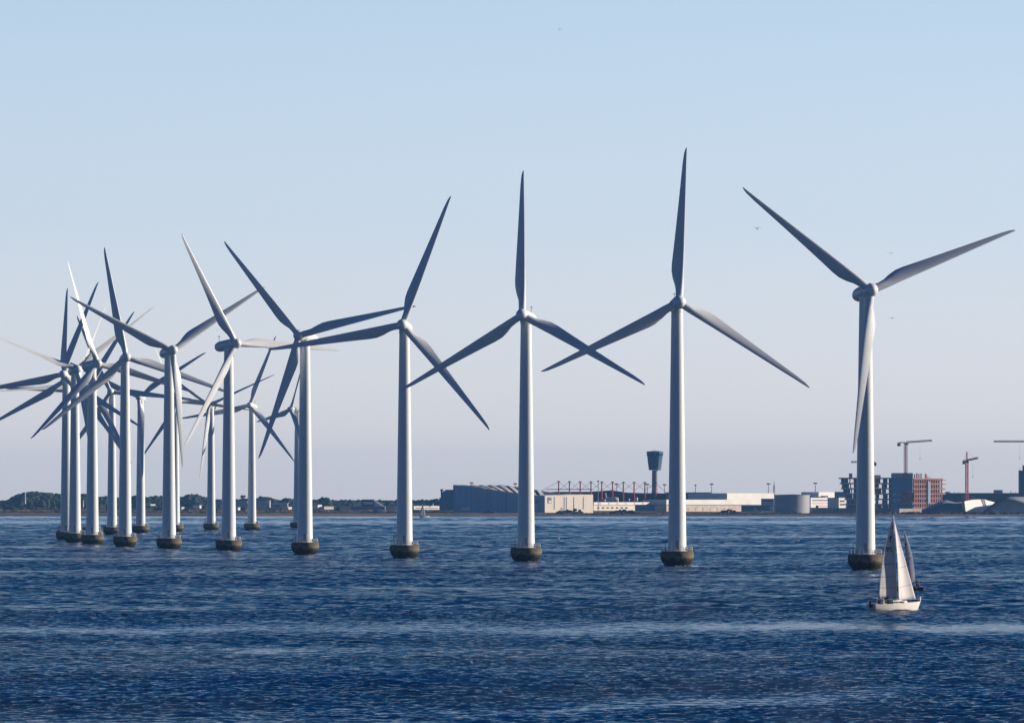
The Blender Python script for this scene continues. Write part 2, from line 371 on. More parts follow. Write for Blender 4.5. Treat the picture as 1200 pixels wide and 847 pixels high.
PROFILE = [(-60,580),(-10,583),(4,587),(12,584),(20,578.5),(28,576),(36,575.5),(45,576),(60,577),(75,578.5),(90,578),(100,578),(110,580.5),(128,581),(148,583),(155,583.5),(158,580),(163,578.5),
 (172,582),(180,580.5),(200,581),(215,581.5),(220,578.5),(228,578),(235,580.5),(250,583),(258,585),(272,584.5),(290,583.5),(300,582.5),(308,581),(320,583),(327,586),(335,583),(342,583.5),
 (370,585),(376,583.5),(382,582.5),(391,588.5),(396,587.5),(400,588),(405,586.5),(412,585.5),(420,588),(440,586),(449,588.5),(458,587),(470,588),(490,588),(503,587),(508,584.5),(515,584.5),(522,586)]
def prof(px):
    for (a, ya), (b_, yb) in zip(PROFILE, PROFILE[1:]):
        if a <= px <= b_: return ya + (yb-ya)*(px-a)/(b_-a)
    return 586
def woodland():
    r = random.Random(3); b = MB()
    px = -60
    while px < 522:
        for layer, (d, drop) in enumerate([(12100, 0), (11900, 3), (11700, 6), (11500, 9)]):
            dd = d + r.uniform(-60, 60); rr = r.uniform(2.6, 5.2)
            top = WZ(prof(px) + drop + r.uniform(0, 1.4), dd)
            lump(b, Vector((WX(px + r.uniform(-1,1), dd), dd, top - rr)), rr*r.uniform(.8,1.4), rr, rr, r)
            lump(b, Vector((WX(px + r.uniform(-2,2), dd+8), dd+8, top - rr*2.2)), rr*1.5, rr, rr*1.3, r)
        px += r.uniform(1.0, 2.2)
    # solid foot of the wood
    for px in range(-60, 520, 5):
        d = 12150; lump(b, Vector((WX(px, d), d, 8)), 6, 6, 7, r, .6)
    for i in range(130):                       # lower thickets in front
        px = r.uniform(-60, 520); d = r.uniform(10600, 11300); lump(b, Vector((WX(px,d), d, 4.0)), r.uniform(4,14), 6, r.uniform(1.5,4), r)
    o = b.build('woodland', M['leaf']); tag(o, 'long dark far-off wood with an uneven treeline behind the left shore', 'woodland', kind='stuff')
woodland()

# single trees that stand out from the treeline
def tree(px, ytop, d, rpx, label):
    z0 = 3.2; top = WZ(ytop, d); s = F/d; R_ = rpx/s; r = random.Random(int(px*7)); x = WX(px, d)
    root = empty('broadleaf_tree', label, 'tree', (x, d, z0), group='trees that rise over the far wood')
    H_ = top - z0
    t = MB(); t.tube((0,0,-1), (0,0,H_*.55), R_*.16, R_*.09, 7)
    for k in range(4):
        a = k*1.7; t.tube((0,0,H_*.4), (math.cos(a)*R_*.6, math.sin(a)*R_*.6, H_*.7), R_*.07, R_*.03, 5)
    t.build('trunk', M['bark'], root)
    c = MB()
    for k in range(46):
        a = r.uniform(0, 6.28); q = r.random()**.5*R_*.85; zz = r.uniform(.42, .97)*H_
        q *= math.sqrt(max(.05, 1-((zz/H_-.62)/.42)**2))
        lump(c, Vector((math.cos(a)*q, math.sin(a)*q, zz-R_*.2)), R_*.3, R_*.3, R_*.26, r)
    c.build('crown', M['leaf'], root)
for a in [(284.5, 579, 11600, 4.2, 'small round-headed tree rising above the pale blue-grey hall on the left shore'),
          (162, 578.5, 11600, 5.5, 'broad tree between two turbine towers, higher than the wood on both sides'),
          (380.5, 582, 11600, 7, 'domed tree behind the small white sheds, right of the fifth turbine tower from the right'),
          (512, 583.5, 11000, 8, 'bushy tree at the left end of the big dark hangar')]: tree(*a)

# ------------------------------------------------------------ wind turbines
def make_turbine():
    root = empty('wind_turbine', '', 'wind turbine', group='wind turbines standing in the sea')
    fd = MB().lathe([(2.9,-2.5),(3.0,0),(3.55,.8),(4.0,1.7),(4.12,2.4),(4.05,3.1),(3.95,3.5),(3.7,3.6)], 48).build('foundation', M['foundation'], root, 40)
    rl = MB(); n = 22
    for i in range(n):
        t = 2*math.pi*i/n; x, y = 3.75*math.cos(t), 3.75*math.sin(t); rl.tube((x,y,3.5), (x,y,4.65), .05, .05, 5)
    for z in (4.15, 4.65):
        for i in range(44):
            t, u = 2*math.pi*i/44, 2*math.pi*(i+1)/44
            rl.tube((3.75*math.cos(t),3.75*math.sin(t),z), (3.75*math.cos(u),3.75*math.sin(u),z), .04, .04, 4, False)
    rl.build('railing', M['steel'], fd)
    MB().box(2.55,3.35,-.9,.2,3.6,4.75).build('service_cabinet', M['whitebox'], fd)
    lad = MB()
    for s_ in (-.25,.25): lad.tube((-3.0+s_*.2,-3.1+s_,-1), (-2.85+s_*.2,-2.9+s_,4.5), .06, .06, 5)
    for k in range(12): lad.tube((-3.0,-3.35,-.8+k*.42), (-2.95,-2.85,-.8+k*.42), .035, .035, 4)
    lad.build('boat_ladder', M['darksteel'], fd)
    dv = MB().tube((-2.9,-.6,3.6), (-2.9,-.6,6.1), .09, .07, 6).tube((-2.9,-.6,6.05), (-2.2,-1.6,6.5), .06, .05, 5)
    dv.build('davit', M['darksteel'], fd)
    h0, h1 = 3.58, 62.3
    pr = [(2.62,h0),(2.62,h0+.12),(2.30,h0+.16),(2.22,6)]
    for k in range(1, 13):
        f = k/12; pr.append((2.22+(1.42-2.22)*f, 6+(h1-6)*f))
    tw = MB().lathe(pr, 48).build('tower', M['paint'], root, 40)
    dr = MB()                                      # door set into the shaded side of the shaft
    dr.box(-.45,.45,-2.34,-2.18,4.0,6.2); dr.build('door', M['palegrey'], tw, None)
    for z in (21.5, 40.5):
        rr = 2.22+(1.42-2.22)*(z-6)/(h1-6)
        MB().lathe([(rr-.02,z-.09),(rr+.035,z-.07),(rr+.035,z+.07),(rr-.02,z+.09)], 48).build('flange_ring', M['paint'], tw, 40)
    # nacelle: rounded body, axis along Y, rear at +Y
    nc = MB().lathe([(1.3,-2.5),(1.55,-2.1),(1.66,-1.0),(1.66,3.8),(1.58,5.2),(1.36,6.2),(.95,6.85),(.4,7.15)], 32, 'y').build('nacelle', M['paint'], root, 50)
    nc.location = (0,0,63.75)
    MB().lathe([(1.5,-1.9),(1.5,-1.2)], 32).build('yaw_collar', M['paint'], nc, 40)
    MB().tube((0,5.4,1.4), (0,5.4,3.3), .07, .05, 6).tube((-.5,5.4,3.1), (.5,5.4,3.1), .04, .04, 5).box(-.04,.04,5.1,5.8,3.1,3.35).build('wind_vane', M['darksteel'], nc)
    hub = MB().lathe([(1.45,1.45),(1.62,1.3),(1.66,.2),(1.55,-.8),(1.2,-1.5),(.7,-1.95),(.2,-2.1)][::-1], 32, 'y').build('hub', M['paint'], root, 50)
    hub.rotation_mode = 'YXZ'
    # blade along +Z; leading edge +X; front -Y
    st = [(1.2,1.9,1.0,18),(2.6,1.9,1.0,18),(4.0,2.15,.75,18),(5.8,2.75,.48,17),(7.6,3.1,.36,15),(9.5,3.05,.29,13),(13,2.7,.24,9.5),(18,2.25,.21,6.5),(24,1.75,.18,4),(30,1.28,.16,2.5),(34,.98,.15,1.5),(36.5,.68,.14,1),(37.6,.38,.13,1),(38,.1,.13,1)]
    b = MB(); n = 20; rings = []
    for (r_, c, th, tw_) in st:
        le = .95 - .55*min(1, max(0,(r_-3)/35)); ang = rad(tw_+4)
        for i in range(n):
            t = 2*math.pi*i/n; u = .5+.5*math.cos(t)      # 1 at LE .. 0 at TE
            if th > .9: yy = .5*c*math.sin(t)
            else:
                yt = 5*th*c*(.2969*math.sqrt(1-u) -.126*(1-u) -.3516*(1-u)**2 +.2843*(1-u)**3 -.1036*(1-u)**4)
                yy = math.copysign(yt, math.sin(t)) * (1.15 if math.sin(t) > 0 else .85)
                if th > .4: yy = .6*yy + .4*.5*c*th*math.sin(t)
            xx = le - (1-u)*c; x0 = 0.0
            X_ = x0 + (xx-x0)*math.cos(ang) + yy*math.sin(ang)
            Y_ = -(xx-x0)*math.sin(ang) + yy*math.cos(ang) + .00*r_
            b.v.append((X_, Y_, r_))
    for j in range(len(st)-1):
        for i in range(n): b.f.append((j*n+i, j*n+(i+1)%n, (j+1)*n+(i+1)%n, (j+1)*n+i))
    b.f.append(tuple(reversed(range(n)))); b.f.append(tuple(range((len(st)-1)*n, len(st)*n)))
    bl = b.build('blade', M['blade'], hub, 60); bl.rotation_euler = (0, 0, 0)
    for k in (1, 2):
        c = bl.copy(); COL.objects.link(c); c.parent = hub; c.rotation_euler = (0, rad(120*k), 0)
    return root
# tower x, hub y, yaw, angle of one blade (deg, anticlockwise from right), label
TUR = [
 (1014.2,341,15,22.2,'rightmost wind turbine, right behind the white yacht, one blade hanging down its tower'),
 (793.5,355,6,87,'second wind turbine from the right, one blade almost straight up, control tower to its left'),
 (616.5,370,-14,91.5,'third wind turbine from the right, before the big hangar, with one blade upright'),
 (474,381.5,-7,70.5,'fourth wind turbine from the right, left of the tiny far sailboat, upper blade leaning right'),
 (357.5,393.5,-24,13,'fifth wind turbine from the right, one dark blade pointing down to the left'),
 (268,403,33,117.5,'wind turbine with white sunlit blades and its dark nacelle seen from the side'),
 (198,411,19,33.5,'wind turbine with a blade hanging beside its tower and two spread wide above it'),
 (146.5,419,8,101,'left cluster turbine with the tallest dark blade, leaning slightly left of upright'),
 (108.2,426.5,27,105,'left cluster turbine with one long thin white blade rising to the upper left'),
 (87.8,433,14,38.5,'left cluster turbine, second front foundation from the left, thin blade hanging beside its tower'),
 (77.6,439,-13,70.5,'leftmost front turbine, dark blades pointing level left and to the upper right'),
 (78.5,446.8,-12,90,'turbine hidden behind the leftmost tower, one dark blade standing exactly upright'),
 (84.5,450.5,28,65,'turbine hidden between the two leftmost towers, slender pale blade rising to the right'),
 (107.5,454.5,-10,60.5,'turbine hidden behind the third tower from the left, dark blade level with the sea'),
 (131.3,459.8,-6,115,'small far turbine right of the third tower, one blade level to the right'),
 (164.8,465.5,-9,34,'small far turbine with a dark blade hanging straight down in front of its tower'),
 (205.5,470,24,113.5,'far turbine mostly hidden behind the tower with a hanging blade'),
 (247.5,475,-15,24.5,'far turbine just left of the tower with the side-on nacelle, thin pale blade hanging'),
 (295.2,475.2,-14,70.5,'far turbine alone between two big towers, its blades making a slanted Y'),
 (348.7,480,-60,70,'smallest farthest turbine, nacelle side-on, half hidden by the left edge of a big tower'),
]
proto = make_turbine()
register(proto)
for i, (tx, hy, yaw, ph, label) in enumerate(TUR):
    s = (HY - hy) / (64 - HCAM); d = F / s
    o = proto if i == 0 else copy_tree(proto)
    o['label'] = label; o.location = (WX(tx, d), d, 0)
    pitch = {8: -48, 9: -60, 12: -60, 16: -65, 17: 45}.get(i, 0)      # parked rotors turn their blades edge-on
    for c in [x for x in bpy.data.objects if x.parent == o]:
        n0 = c.name.split('.')[0]
        if n0 == 'hub':
            c.location = (4.1*math.sin(rad(yaw)), -4.1*math.cos(rad(yaw)), 64.1); c.rotation_euler = (rad(-6), rad(90-ph), rad(yaw))
            for b_ in [x for x in bpy.data.objects if x.parent == c]: b_.rotation_mode = 'ZYX'; b_.rotation_euler.z = -rad(pitch)
        elif n0 == 'nacelle': c.rotation_euler = (rad(-6), 0, rad(yaw))

def foam():
    r = random.Random(9); b = MB()
    for (tx, hy, yaw, ph, label) in TUR:
        d = F/((HY-hy)/(64-HCAM)); x0 = WX(tx, d)
        for k in range(60):
            a = r.uniform(0, 6.28); q = r.uniform(3.0, 3.5) + (r.random()**2)*1.6*(1 if math.cos(a) > 0 else .4)
            lump(b, Vector((x0+q*math.cos(a), d+q*math.sin(a), .02)), r.uniform(.15,.55), r.uniform(.1,.3), r.uniform(.04,.13), r)
    o = b.build('foam', mat('sea_foam', (.75,.76,.76), .8, .05, 1)); tag(o, 'thin broken white foam where the sea laps the turbine foundations', 'foam', kind='stuff')
foam()

# ------------------------------------------------------------ boats
def text_mesh(txt, size, name, m, parent, mw):
    cu = bpy.data.curves.new(name, 'FONT'); cu.body = txt; cu.size = size; cu.extrude = 0.006; cu.align_x = 'CENTER'; cu.offset = 0.03*size
    ob = bpy.data.objects.new(name, cu); COL.objects.link(ob)
    dg = bpy.context.evaluated_depsgraph_get(); me = bpy.data.meshes.new_from_object(ob.evaluated_get(dg))
    bpy.data.objects.remove(ob); me.materials.clear(); me.materials.append(m)
    me.transform(mw)
    o = bpy.data.objects.new(name, me); COL.objects.link(o); o.parent = parent; return o

def hull_mesh(L_, Bm, fb_bow, fb_st, draft=.35, n=20, m=9):
    b = MB(); 
    for i in range(n+1):
        t = i/n; x = -L_/2 + L_*t
        wid = Bm/2*(math.sin(math.pi*min(1, .28+.72*t)**1.0) ** .75 if t < 1 else .02)
        wid = max(wid, .03); top = fb_st + (fb_bow-fb_st)*t - .12*math.sin(math.pi*t)
        over = (x > L_*.36)
        for j in range(m):
            u = j/(m-1)*2-1; a = abs(u)
            zz = top - (top+draft*math.sin(math.pi*min(1,max(.02,t*1.0)))**.5)*(1-a**2.6)
            flare = a**.55
            xx = x + (.55*(zz/fb_bow) if t > .6 else 0)*((t-.6)/.4 if t > .6 else 0) - (.35*(zz/fb_st)*(1-t/.2) if t < .2 else 0)
            b.v.append((xx, math.copysign(wid*flare, u), zz))
    for i in range(n):
        for j in range(m-1): b.f.append((i*m+j, i*m+j+1, (i+1)*m+j+1, (i+1)*m+j))
    b.f.append(tuple(range(m))); b.f.append(tuple(reversed(range(n*m, n*m+m))))
    for i in range(n): b.f.append((i*m, (i+1)*m, (i+1)*m+m-1, i*m+m-1))      # deck
    return b

def sail(P_luff, P_leech, belly, nu=14, nv=22):
    # P_luff(v), P_leech(v) -> Vector ; belly(u,v) -> Vector offset
    b = MB()
    for j in range(nv+1):
        v = j/nv; A = P_luff(v); B = P_leech(v)
        for i in range(nu+1):
            u = i/nu; b.v.append(tuple(A.lerp(B, u) + belly(u, v)))
    for j in range(nv):
        for i in range(nu): a = j*(nu+1)+i; b.f.append((a, a+1, a+nu+2, a+nu+1))
    return b
def solid(o, t=0.01):
    md = o.modifiers.new('thickness', 'SOLIDIFY'); md.thickness = t; md.offset = 0
def figure(root_name, label, loc, rz, shirt, sit=True, lean=0.0, group=None):
    """one continuous skinned body, seated or standing, facing local +X"""
    o = bpy.data.objects.new(root_name, bpy.data.meshes.new(root_name)); COL.objects.link(o)
    if sit:
        V = [(0,0,.48),(0.02+lean*.3,0,.75),(.05+lean*.6,0,1.02),(.07+lean*.8,0,1.12),(.08+lean,0,1.28),
             (.05+lean*.5,.19,.98),(.16+lean*.6,.25,.74),(.38+lean*.6,.2,.68),(.05+lean*.5,-.19,.98),(.16+lean*.6,-.25,.74),(.38+lean*.6,-.2,.68),
             (.04,.11,.46),(.44,.13,.48),(.46,.13,.08),(.6,.14,.04),(.04,-.11,.46),(.44,-.13,.48),(.46,-.13,.08),(.6,-.14,.04)]
    else:
        V = [(0,0,.95),(0,0,1.2),(.02,0,1.46),(.02,0,1.55),(.04,0,1.7),(0,.2,1.42),(.04,.27,1.15),(.12,.24,.92),(0,-.2,1.42),(.04,-.27,1.15),(.12,-.24,.92),
             (0,.1,.9),(.02,.11,.48),(0,.11,.07),(.16,.12,.04),(0,-.1,.9),(.02,-.11,.48),(0,-.11,.07),(.16,-.12,.04)]
    E_ = [(0,1),(1,2),(2,3),(3,4),(2,5),(5,6),(6,7),(2,8),(8,9),(9,10),(0,11),(11,12),(12,13),(13,14),(0,15),(15,16),(16,17),(17,18)]
    R_ = [.15,.14,.15,.06,.11,.07,.05,.035,.07,.05,.035,.1,.07,.045,.04,.1,.07,.045,.04]
    me = o.data; me.from_pydata(V, E_, []); me.materials.append(shirt)
    sk = o.modifiers.new('skin', 'SKIN'); 
    if not me.skin_vertices: me.skin_vertices.new(name='') if hasattr(me.skin_vertices, 'new') else None
    try:
        for i, sv in enumerate(me.skin_vertices[0].data): sv.radius = (R_[i], R_[i])
        me.skin_vertices[0].data[0].use_root = True
    except Exception: 
        b = MB(); [b.tube(V[a], V[c], R_[a], R_[c], 8) for a, c in E_]
        o.modifiers.remove(sk); me.clear_geometry(); me.from_pydata(b.v, [], b.f); 
    if 'skin' in [m_.name for m_ in o.modifiers]:
        ss = o.modifiers.new('smooth', 'SUBSURF'); ss.levels = 1; ss.render_levels = 1
    o.location = loc; o.rotation_euler = (0,0,rz)
    tag(o, label, 'person', group); 
    hd = Vector(V[4]); hb = MB(); r = random.Random(1)
    hb.lathe([(.02,-.12),(.075,-.1),(.1,-.02),(.105,.04),(.085,.1),(.04,.135)], 12, 'z', (hd.x+.01, hd.y, hd.z+.02)); h = hb.build('head', M['skin'], o, 60)
    MB().lathe([(.108,.02),(.115,.06),(.095,.12),(.045,.155)], 12, 'z', (hd.x-.005, hd.y, hd.z+.02)).build('hair', M['bark'], o, 60)
    return o

# --- white yacht in front
D1 = 1500.0; s1 = F/D1
yacht = empty('sailing_yacht', 'nearest boat, white sailing yacht with full white sails and dark sail numbers', 'sailboat', (WX(1047, D1), D1, 0))
# local axes: X right, Y away; hull turned 38 deg away
hx = hull_mesh(8.6, 2.7, 1.35, 1.0)
hm = Matrix.Rotation(rad(38), 4, 'Z'); hc = Vector((0.25, 0.2, 0))
hx.v = [tuple((hm @ Vector(v)) + hc) for v in hx.v]
hull = hx.build('hull', M['hull'], yacht, 50)
def HL(x, y, z): return (hm @ Vector((x, y, z))) + hc
def hbox(name, x0, x1, y0, y1, z0, z1, m_, par=yacht, taper=.8):
    vs = [HL(x0,y0,z0),HL(x1,y0,z0),HL(x1,y1,z0),HL(x0,y1,z0)]; cx, cy = (x0+x1)/2, (y0+y1)/2
    q = lambda x, y: HL(cx+(x-cx)*taper, cy+(y-cy)*taper, z1)
    vs += [q(x0,y0),q(x1,y0),q(x1,y1),q(x0,y1)]
    return MB().add(vs, [(3,2,1,0),(4,5,6,7),(0,1,5,4),(1,2,6,5),(2,3,7,6),(3,0,4,7)]).build(name, m_, par)
cab = hbox('cabin', -1.3, 1.9, -.85, .85, 1.0, 1.5, M['hull'])
hbox('cabin_window', -.9, -.1, -.9, -.8, 1.15, 1.36, M['glass'], cab, 1); hbox('cabin_window', .2, 1.0, -.88, -.78, 1.15, 1.36, M['glass'], cab, 1)
hbox('sprayhood', -1.9, -1.0, -.9, .9, 1.05, 2.0, M['canvas'], yacht, .65)
hbox('liferaft', -0.2, 1.0, -.5, .5, 1.5, 1.78, M['hull'], yacht, .7)
st_ = MB()
for x0, x1, y_ in [(-4.3,-2.6,1),(-2.6,-1,1.15),(-1,1,1.2),(1,2.6,.95),(2.6,4.6,.35)]:
    for sg in (-1,1):
        y0_ = y_*sg*1.0
        st_.tube(HL(x0,y0_,1.0), HL(x0,y0_,1.65), .025, .025, 5); st_.tube(HL(x0,y0_,1.65), HL(x1,y0_*(.95 if x1<3 else .3),1.65), .015, .015, 4)
st_.tube(HL(4.6,.3,1.3), HL(4.9,0,2.0), .03, .03, 5).tube(HL(4.6,-.3,1.3), HL(4.9,0,2.0), .03, .03, 5)
st_.build('guard_rail', M['steel'], yacht)
mf, mt_ = Vector((.5,.5,1.2)), Vector((0,.5,14.1))
mast = MB().tube(mf, mt_, .11, .07, 10).build('mast', M['alu'], yacht, 60)
MB().tube(mf.lerp(mt_,.55)+Vector((-.55,0,0)), mf.lerp(mt_,.55)+Vector((.55,0,0)), .04, .04, 6).build('spreader', M['alu'], mast)
MB().box(-.55,.5,.45,.55,14.08,14.16).tube((-.5,.5,14.1),(-.5,.5,14.45),.02,.02,4).tube((.35,.5,14.1),(.35,.5,14.5),.02,.02,4).build('masthead_instruments', M['whitebox'], mast)
boom = MB().tube((.45,.45,1.85), (-2.3,-1.3,1.85), .07, .06, 8).build('boom', M['alu'], yacht, 60)
lu = lambda v: mf.lerp(mt_, .06+.90*v) + Vector((-.1,-.05,0))
lch = [(0,-2.2,-1.7),(.2,-2.05,-1.2),(.45,-1.72,-.4),(.7,-1.18,.05),(.85,-.72,.25),(1,-.1,.45)]
def leech(v):
    for (a,x,y),(b_,x2,y2) in zip(lch, lch[1:]):
        if v <= b_: 
            t = (v-a)/(b_-a); return Vector((x+(x2-x)*t, y+(y2-y)*t, 1.95+(13.45-1.95)*v))
    return Vector((-.1,.35,13.45))
ms = sail(lu, leech, lambda u, v: Vector((.10,.75,0))*(math.sin(math.pi*u**.8)*(1-.75*v)*.42)).build('mainsail', M['sail'], yacht, 80); solid(ms)
seams = MB()
for v in (.12,.26,.42,.6,.75,.88):
    A, B = lu(v), leech(v); pts = [A.lerp(B, u)+Vector((.10,.75,0))*(math.sin(math.pi*u**.8)*(1-.75*v)*.42)+Vector((0,-.03,0)) for u in [i/10 for i in range(11)]]
    for a, b_ in zip(pts, pts[1:]): seams.tube(a, b_, .028, .028, 4)
seams.build('sail_batten', M['cable'], ms)
def sail_pt(u, v): return lu(v).lerp(leech(v), u)+Vector((.10,.75,0))*(math.sin(math.pi*u**.8)*(1-.75*v)*.42)
def on_sail(txt, u, v, size, name):
    p = sail_pt(u, v); e = (sail_pt(u-.15, v)-sail_pt(u+.15, v)).normalized(); z = (sail_pt(u, v+.03)-sail_pt(u, v-.03)).normalized(); n_ = e.cross(z)
    z = z*1.6
    mw = Matrix((( e.x, z.x, n_.x, p.x+n_.x*.06),( e.y, z.y, n_.y, p.y+n_.y*.06),( e.z, z.z, n_.z, p.z+n_.z*.06),(0,0,0,1)))
    text_mesh(txt, size, name, M['dark'], ms, mw)
on_sail('7192', .54, .575, .62, 'sail_number'); on_sail('8', .45, .735, .5, 'sail_letter'); on_sail('9', .45, .675, .5, 'sail_letter')
tk = Vector((3.35, 2.5, 1.75)); hd_ = mf.lerp(mt_, .93) + Vector((.12,.1,0)); cl = Vector((.75, -.2, 1.6))
fore = lambda v: tk.lerp(hd_, v)
jl = lambda v: cl.lerp(hd_, v) + Vector((.12*math.sin(math.pi*v),0,0))
js = sail(fore, jl, lambda u, v: Vector((-.1,.7,0))*(math.sin(math.pi*u)*(1-v)*.55)).build('jib', M['jib'], yacht, 80); solid(js)
sm = MB()
for v in (.18,.42,.68):
    pts = [fore(v).lerp(jl(v), u)+Vector((-.1,.7,0))*(math.sin(math.pi*u)*(1-v)*.55)+Vector((0,-.03,-.35*u)) for u in [i/10 for i in range(11)]]
    for a, b_ in zip(pts, pts[1:]): sm.tube(a, b_, .022, .022, 4)
sm.build('jib_seam', M['cable'], js)
rg = MB().tube(HL(4.85,0,1.4), mt_, .015, .015, 4).tube(HL(-4.4,0,1.1), mt_, .015, .015, 4).tube(HL(.3,1.25,1.1), mf.lerp(mt_,.95), .014, .014, 4).tube(HL(.3,-1.25,1.1), mf.lerp(mt_,.95), .014, .014, 4)
rg.build('rigging', M['cable'], yacht)
MB().add([HL(-4.9,-.35,.5),HL(-4.5,-.35,.5),HL(-4.5,.1,.5),HL(-4.9,.1,.5),HL(-4.9,-.35,1.35),HL(-4.5,-.35,1.35),HL(-4.5,.1,1.35),HL(-4.9,.1,1.35)],
         [(3,2,1,0),(4,5,6,7),(0,1,5,4),(1,2,6,5),(2,3,7,6),(3,0,4,7)]).tube(HL(-4.75,-.1,.6), HL(-4.85,-.1,-.5), .08, .06, 6).build('outboard_motor', M['dark'], yacht)
wx, wy = yacht.location.x, yacht.location.y
for (x, y, z, mt2, lab) in [(-3.55,-.65,.62,M['bluecloth'],'person in dark clothes sitting furthest back in the cockpit of the white yacht'),
                            (-2.7,.55,.62,M['redcloth'],'person in a red top sitting under the boom of the white yacht'),
                            (-3.0,-.75,.62,M['whitebox'],'person in a pale top sitting on the near side of the yacht cockpit')]:
    p = HL(x, y, z); figure('person', lab, (p.x+wx, p.y+wy, p.z), rad(38)+(0 if y > 0 else .4), mt2)

# --- dark-hulled boat behind it
D2 = F*HCAM/(693-584); 
db = empty('sailing_dinghy', 'dark-hulled sailing dinghy with a tall translucent grey sail, half hidden behind the white yacht', 'sailboat', (WX(1066, D2), D2, 0))
h2 = hull_mesh(4.6, 1.7, .95, .75); hm2 = Matrix.Rotation(rad(160), 4, 'Z'); h2.v = [tuple(hm2 @ Vector(v) + Vector((.2,0,0))) for v in h2.v]
h2.build('hull', M['dark'], db, 50)
def w2(px, py, y=0): return Vector(((px-1066)/F*D2, y, (693-py)/F*D2))
MB().tube(w2(1064,690), w2(1059.5,622), .07, .04, 8).build('mast', M['alu'], db, 60)
s2 = sail(lambda v: w2(1063.3,684).lerp(w2(1059.8,624), v), lambda v: w2(1072,681).lerp(w2(1060.6,623.5), v)+Vector((.45*math.sin(math.pi*v)**.8,0,0)), lambda u, v: Vector((0,.35*math.sin(math.pi*u)*(1-v*.6),0)), 8, 14)
s2o = s2.build('mainsail', mat('grey_film_sail', (.72,.74,.78), .7, .05, .8, trans=.5), db, 80); solid(s2o)
mk = MB()
for (px, py, w_, h_) in [(1061.3,637.3,2.6,1.1),(1061.7,648.8,2.2,.8),(1065.3,648.2,1.2,.9),(1062.8,654.8,1.4,.9),(1066.6,653.8,1.5,1.3),(1064.3,661,.8,3)]:
    a = w2(px-w_/2, py+h_/2, -.12); c = w2(px+w_/2, py-h_/2, -.12); mk.box(a.x, c.x, -.14, -.11, a.z, c.z)
mk.build('sail_marking', M['dark'], s2o)
MB().tube(w2(1063.5,683), w2(1072.5,682), .04, .04, 6).build('boom', M['alu'], db)
for (px, lean, mt2, lab) in [(1074.5,-.05,M['bluecloth'],'person in dark clothes sitting at the stern of the dark dinghy'),(1077.5,.1,M['redcloth'],'person in a red jacket leaning out at the end of the dark dinghy')]:
    p = w2(px, 690); figure('person', lab, (p.x+db.location.x, D2, .45), rad(180), mt2, True, lean)

# --- far white sailboat
D3 = F*HCAM/(606.2-584)
fb = empty('far_sailboat', 'tiny white sailboat far off on the water left of the big dark hangar', 'sailboat', (WX(497.5, D3), D3, 0))
h3 = hull_mesh(8.5, 2.6, 1.5, 1.3); h3.v = [tuple(Matrix.Rotation(rad(20),4,'Z') @ Vector(v)) for v in h3.v]; h3.build('hull', M['hull'], fb, 50)
def w3(px, py): return Vector(((px-497.5)/F*D3, 0, (606.2-py)/F*D3))
MB().tube(w3(495.8,605), w3(495.4,590), .12, .08, 6).build('mast', M['alu'], fb)
solid(sail(lambda v: w3(495.8,603.5).lerp(w3(495.4,590.2), v), lambda v: w3(491.3,604.5).lerp(w3(495.2,590), v)+Vector((0,.8*(1-v)*-1,0)), lambda u, v: Vector((0,.5*math.sin(math.pi*u)*(1-v),0)), 6, 10).build('mainsail', M['sail'], fb, 80), .03)
solid(sail(lambda v: w3(496,603.5).lerp(w3(495.6,591), v), lambda v: w3(498.6,603.5).lerp(w3(495.7,591), v), lambda u, v: Vector((0,.4*math.sin(math.pi*u)*(1-v),0)), 6, 10).build('jib', M['sail'], fb, 80), .03)

def motorboat(px, py, L_, m_, label, rz=0):
    d = F*HCAM/(py-584); o = empty('motorboat', label, 'motorboat', (WX(px, d), d, 0), rz)
    hull_mesh(L_, L_*.36, L_*.16, L_*.12).build('hull', m_, o, 50)
    MB().box(-L_*.18, L_*.12, -L_*.12, L_*.12, L_*.1, L_*.24).build('cabin', M['whitebox'] if m_ is M['hull'] else M['dark'], o)
    return o
motorboat(1000, 619, 4.2, M['dark'], 'small dark motorboat on the water just left of the rightmost turbine tower')
motorboat(1133, 606.8, 5.5, M['hull'], 'left of two tiny white motorboats lying off the bright sculptural building')
motorboat(1141.5, 606.8, 4.5, M['hull'], 'right of two tiny white motorboats lying off the bright sculptural building')
motorboat(1092, 606.9, 4.5, M['hull'], 'tiny white motorboat off the shore just right of the yacht masthead')
def buoy(px, py, h, label):
    d = F*HCAM/(py-584); o = empty('spar_buoy', label, 'buoy', (WX(px, d), d, 0), group='spar buoys on the water')
    MB().lathe([(.3,-.6),(.42,0),(.42,.3),(.12,.6),(.08,h)], 10).build('float', M['yellow'], o, 40)
    MB().lathe([(.03,h),(.25,h+.02),(.25,h+.35),(.03,h+.4)], 8).build('topmark', M['darksteel'], o)
buoy(936, 636, 1.6, 'spar buoy between the two rightmost turbines')
buoy(655, 632, 1.5, 'spar buoy just right of the third turbine from the right')
buoy(758, 606, 1.8, 'white-lit spar buoy off the shore under the control tower')

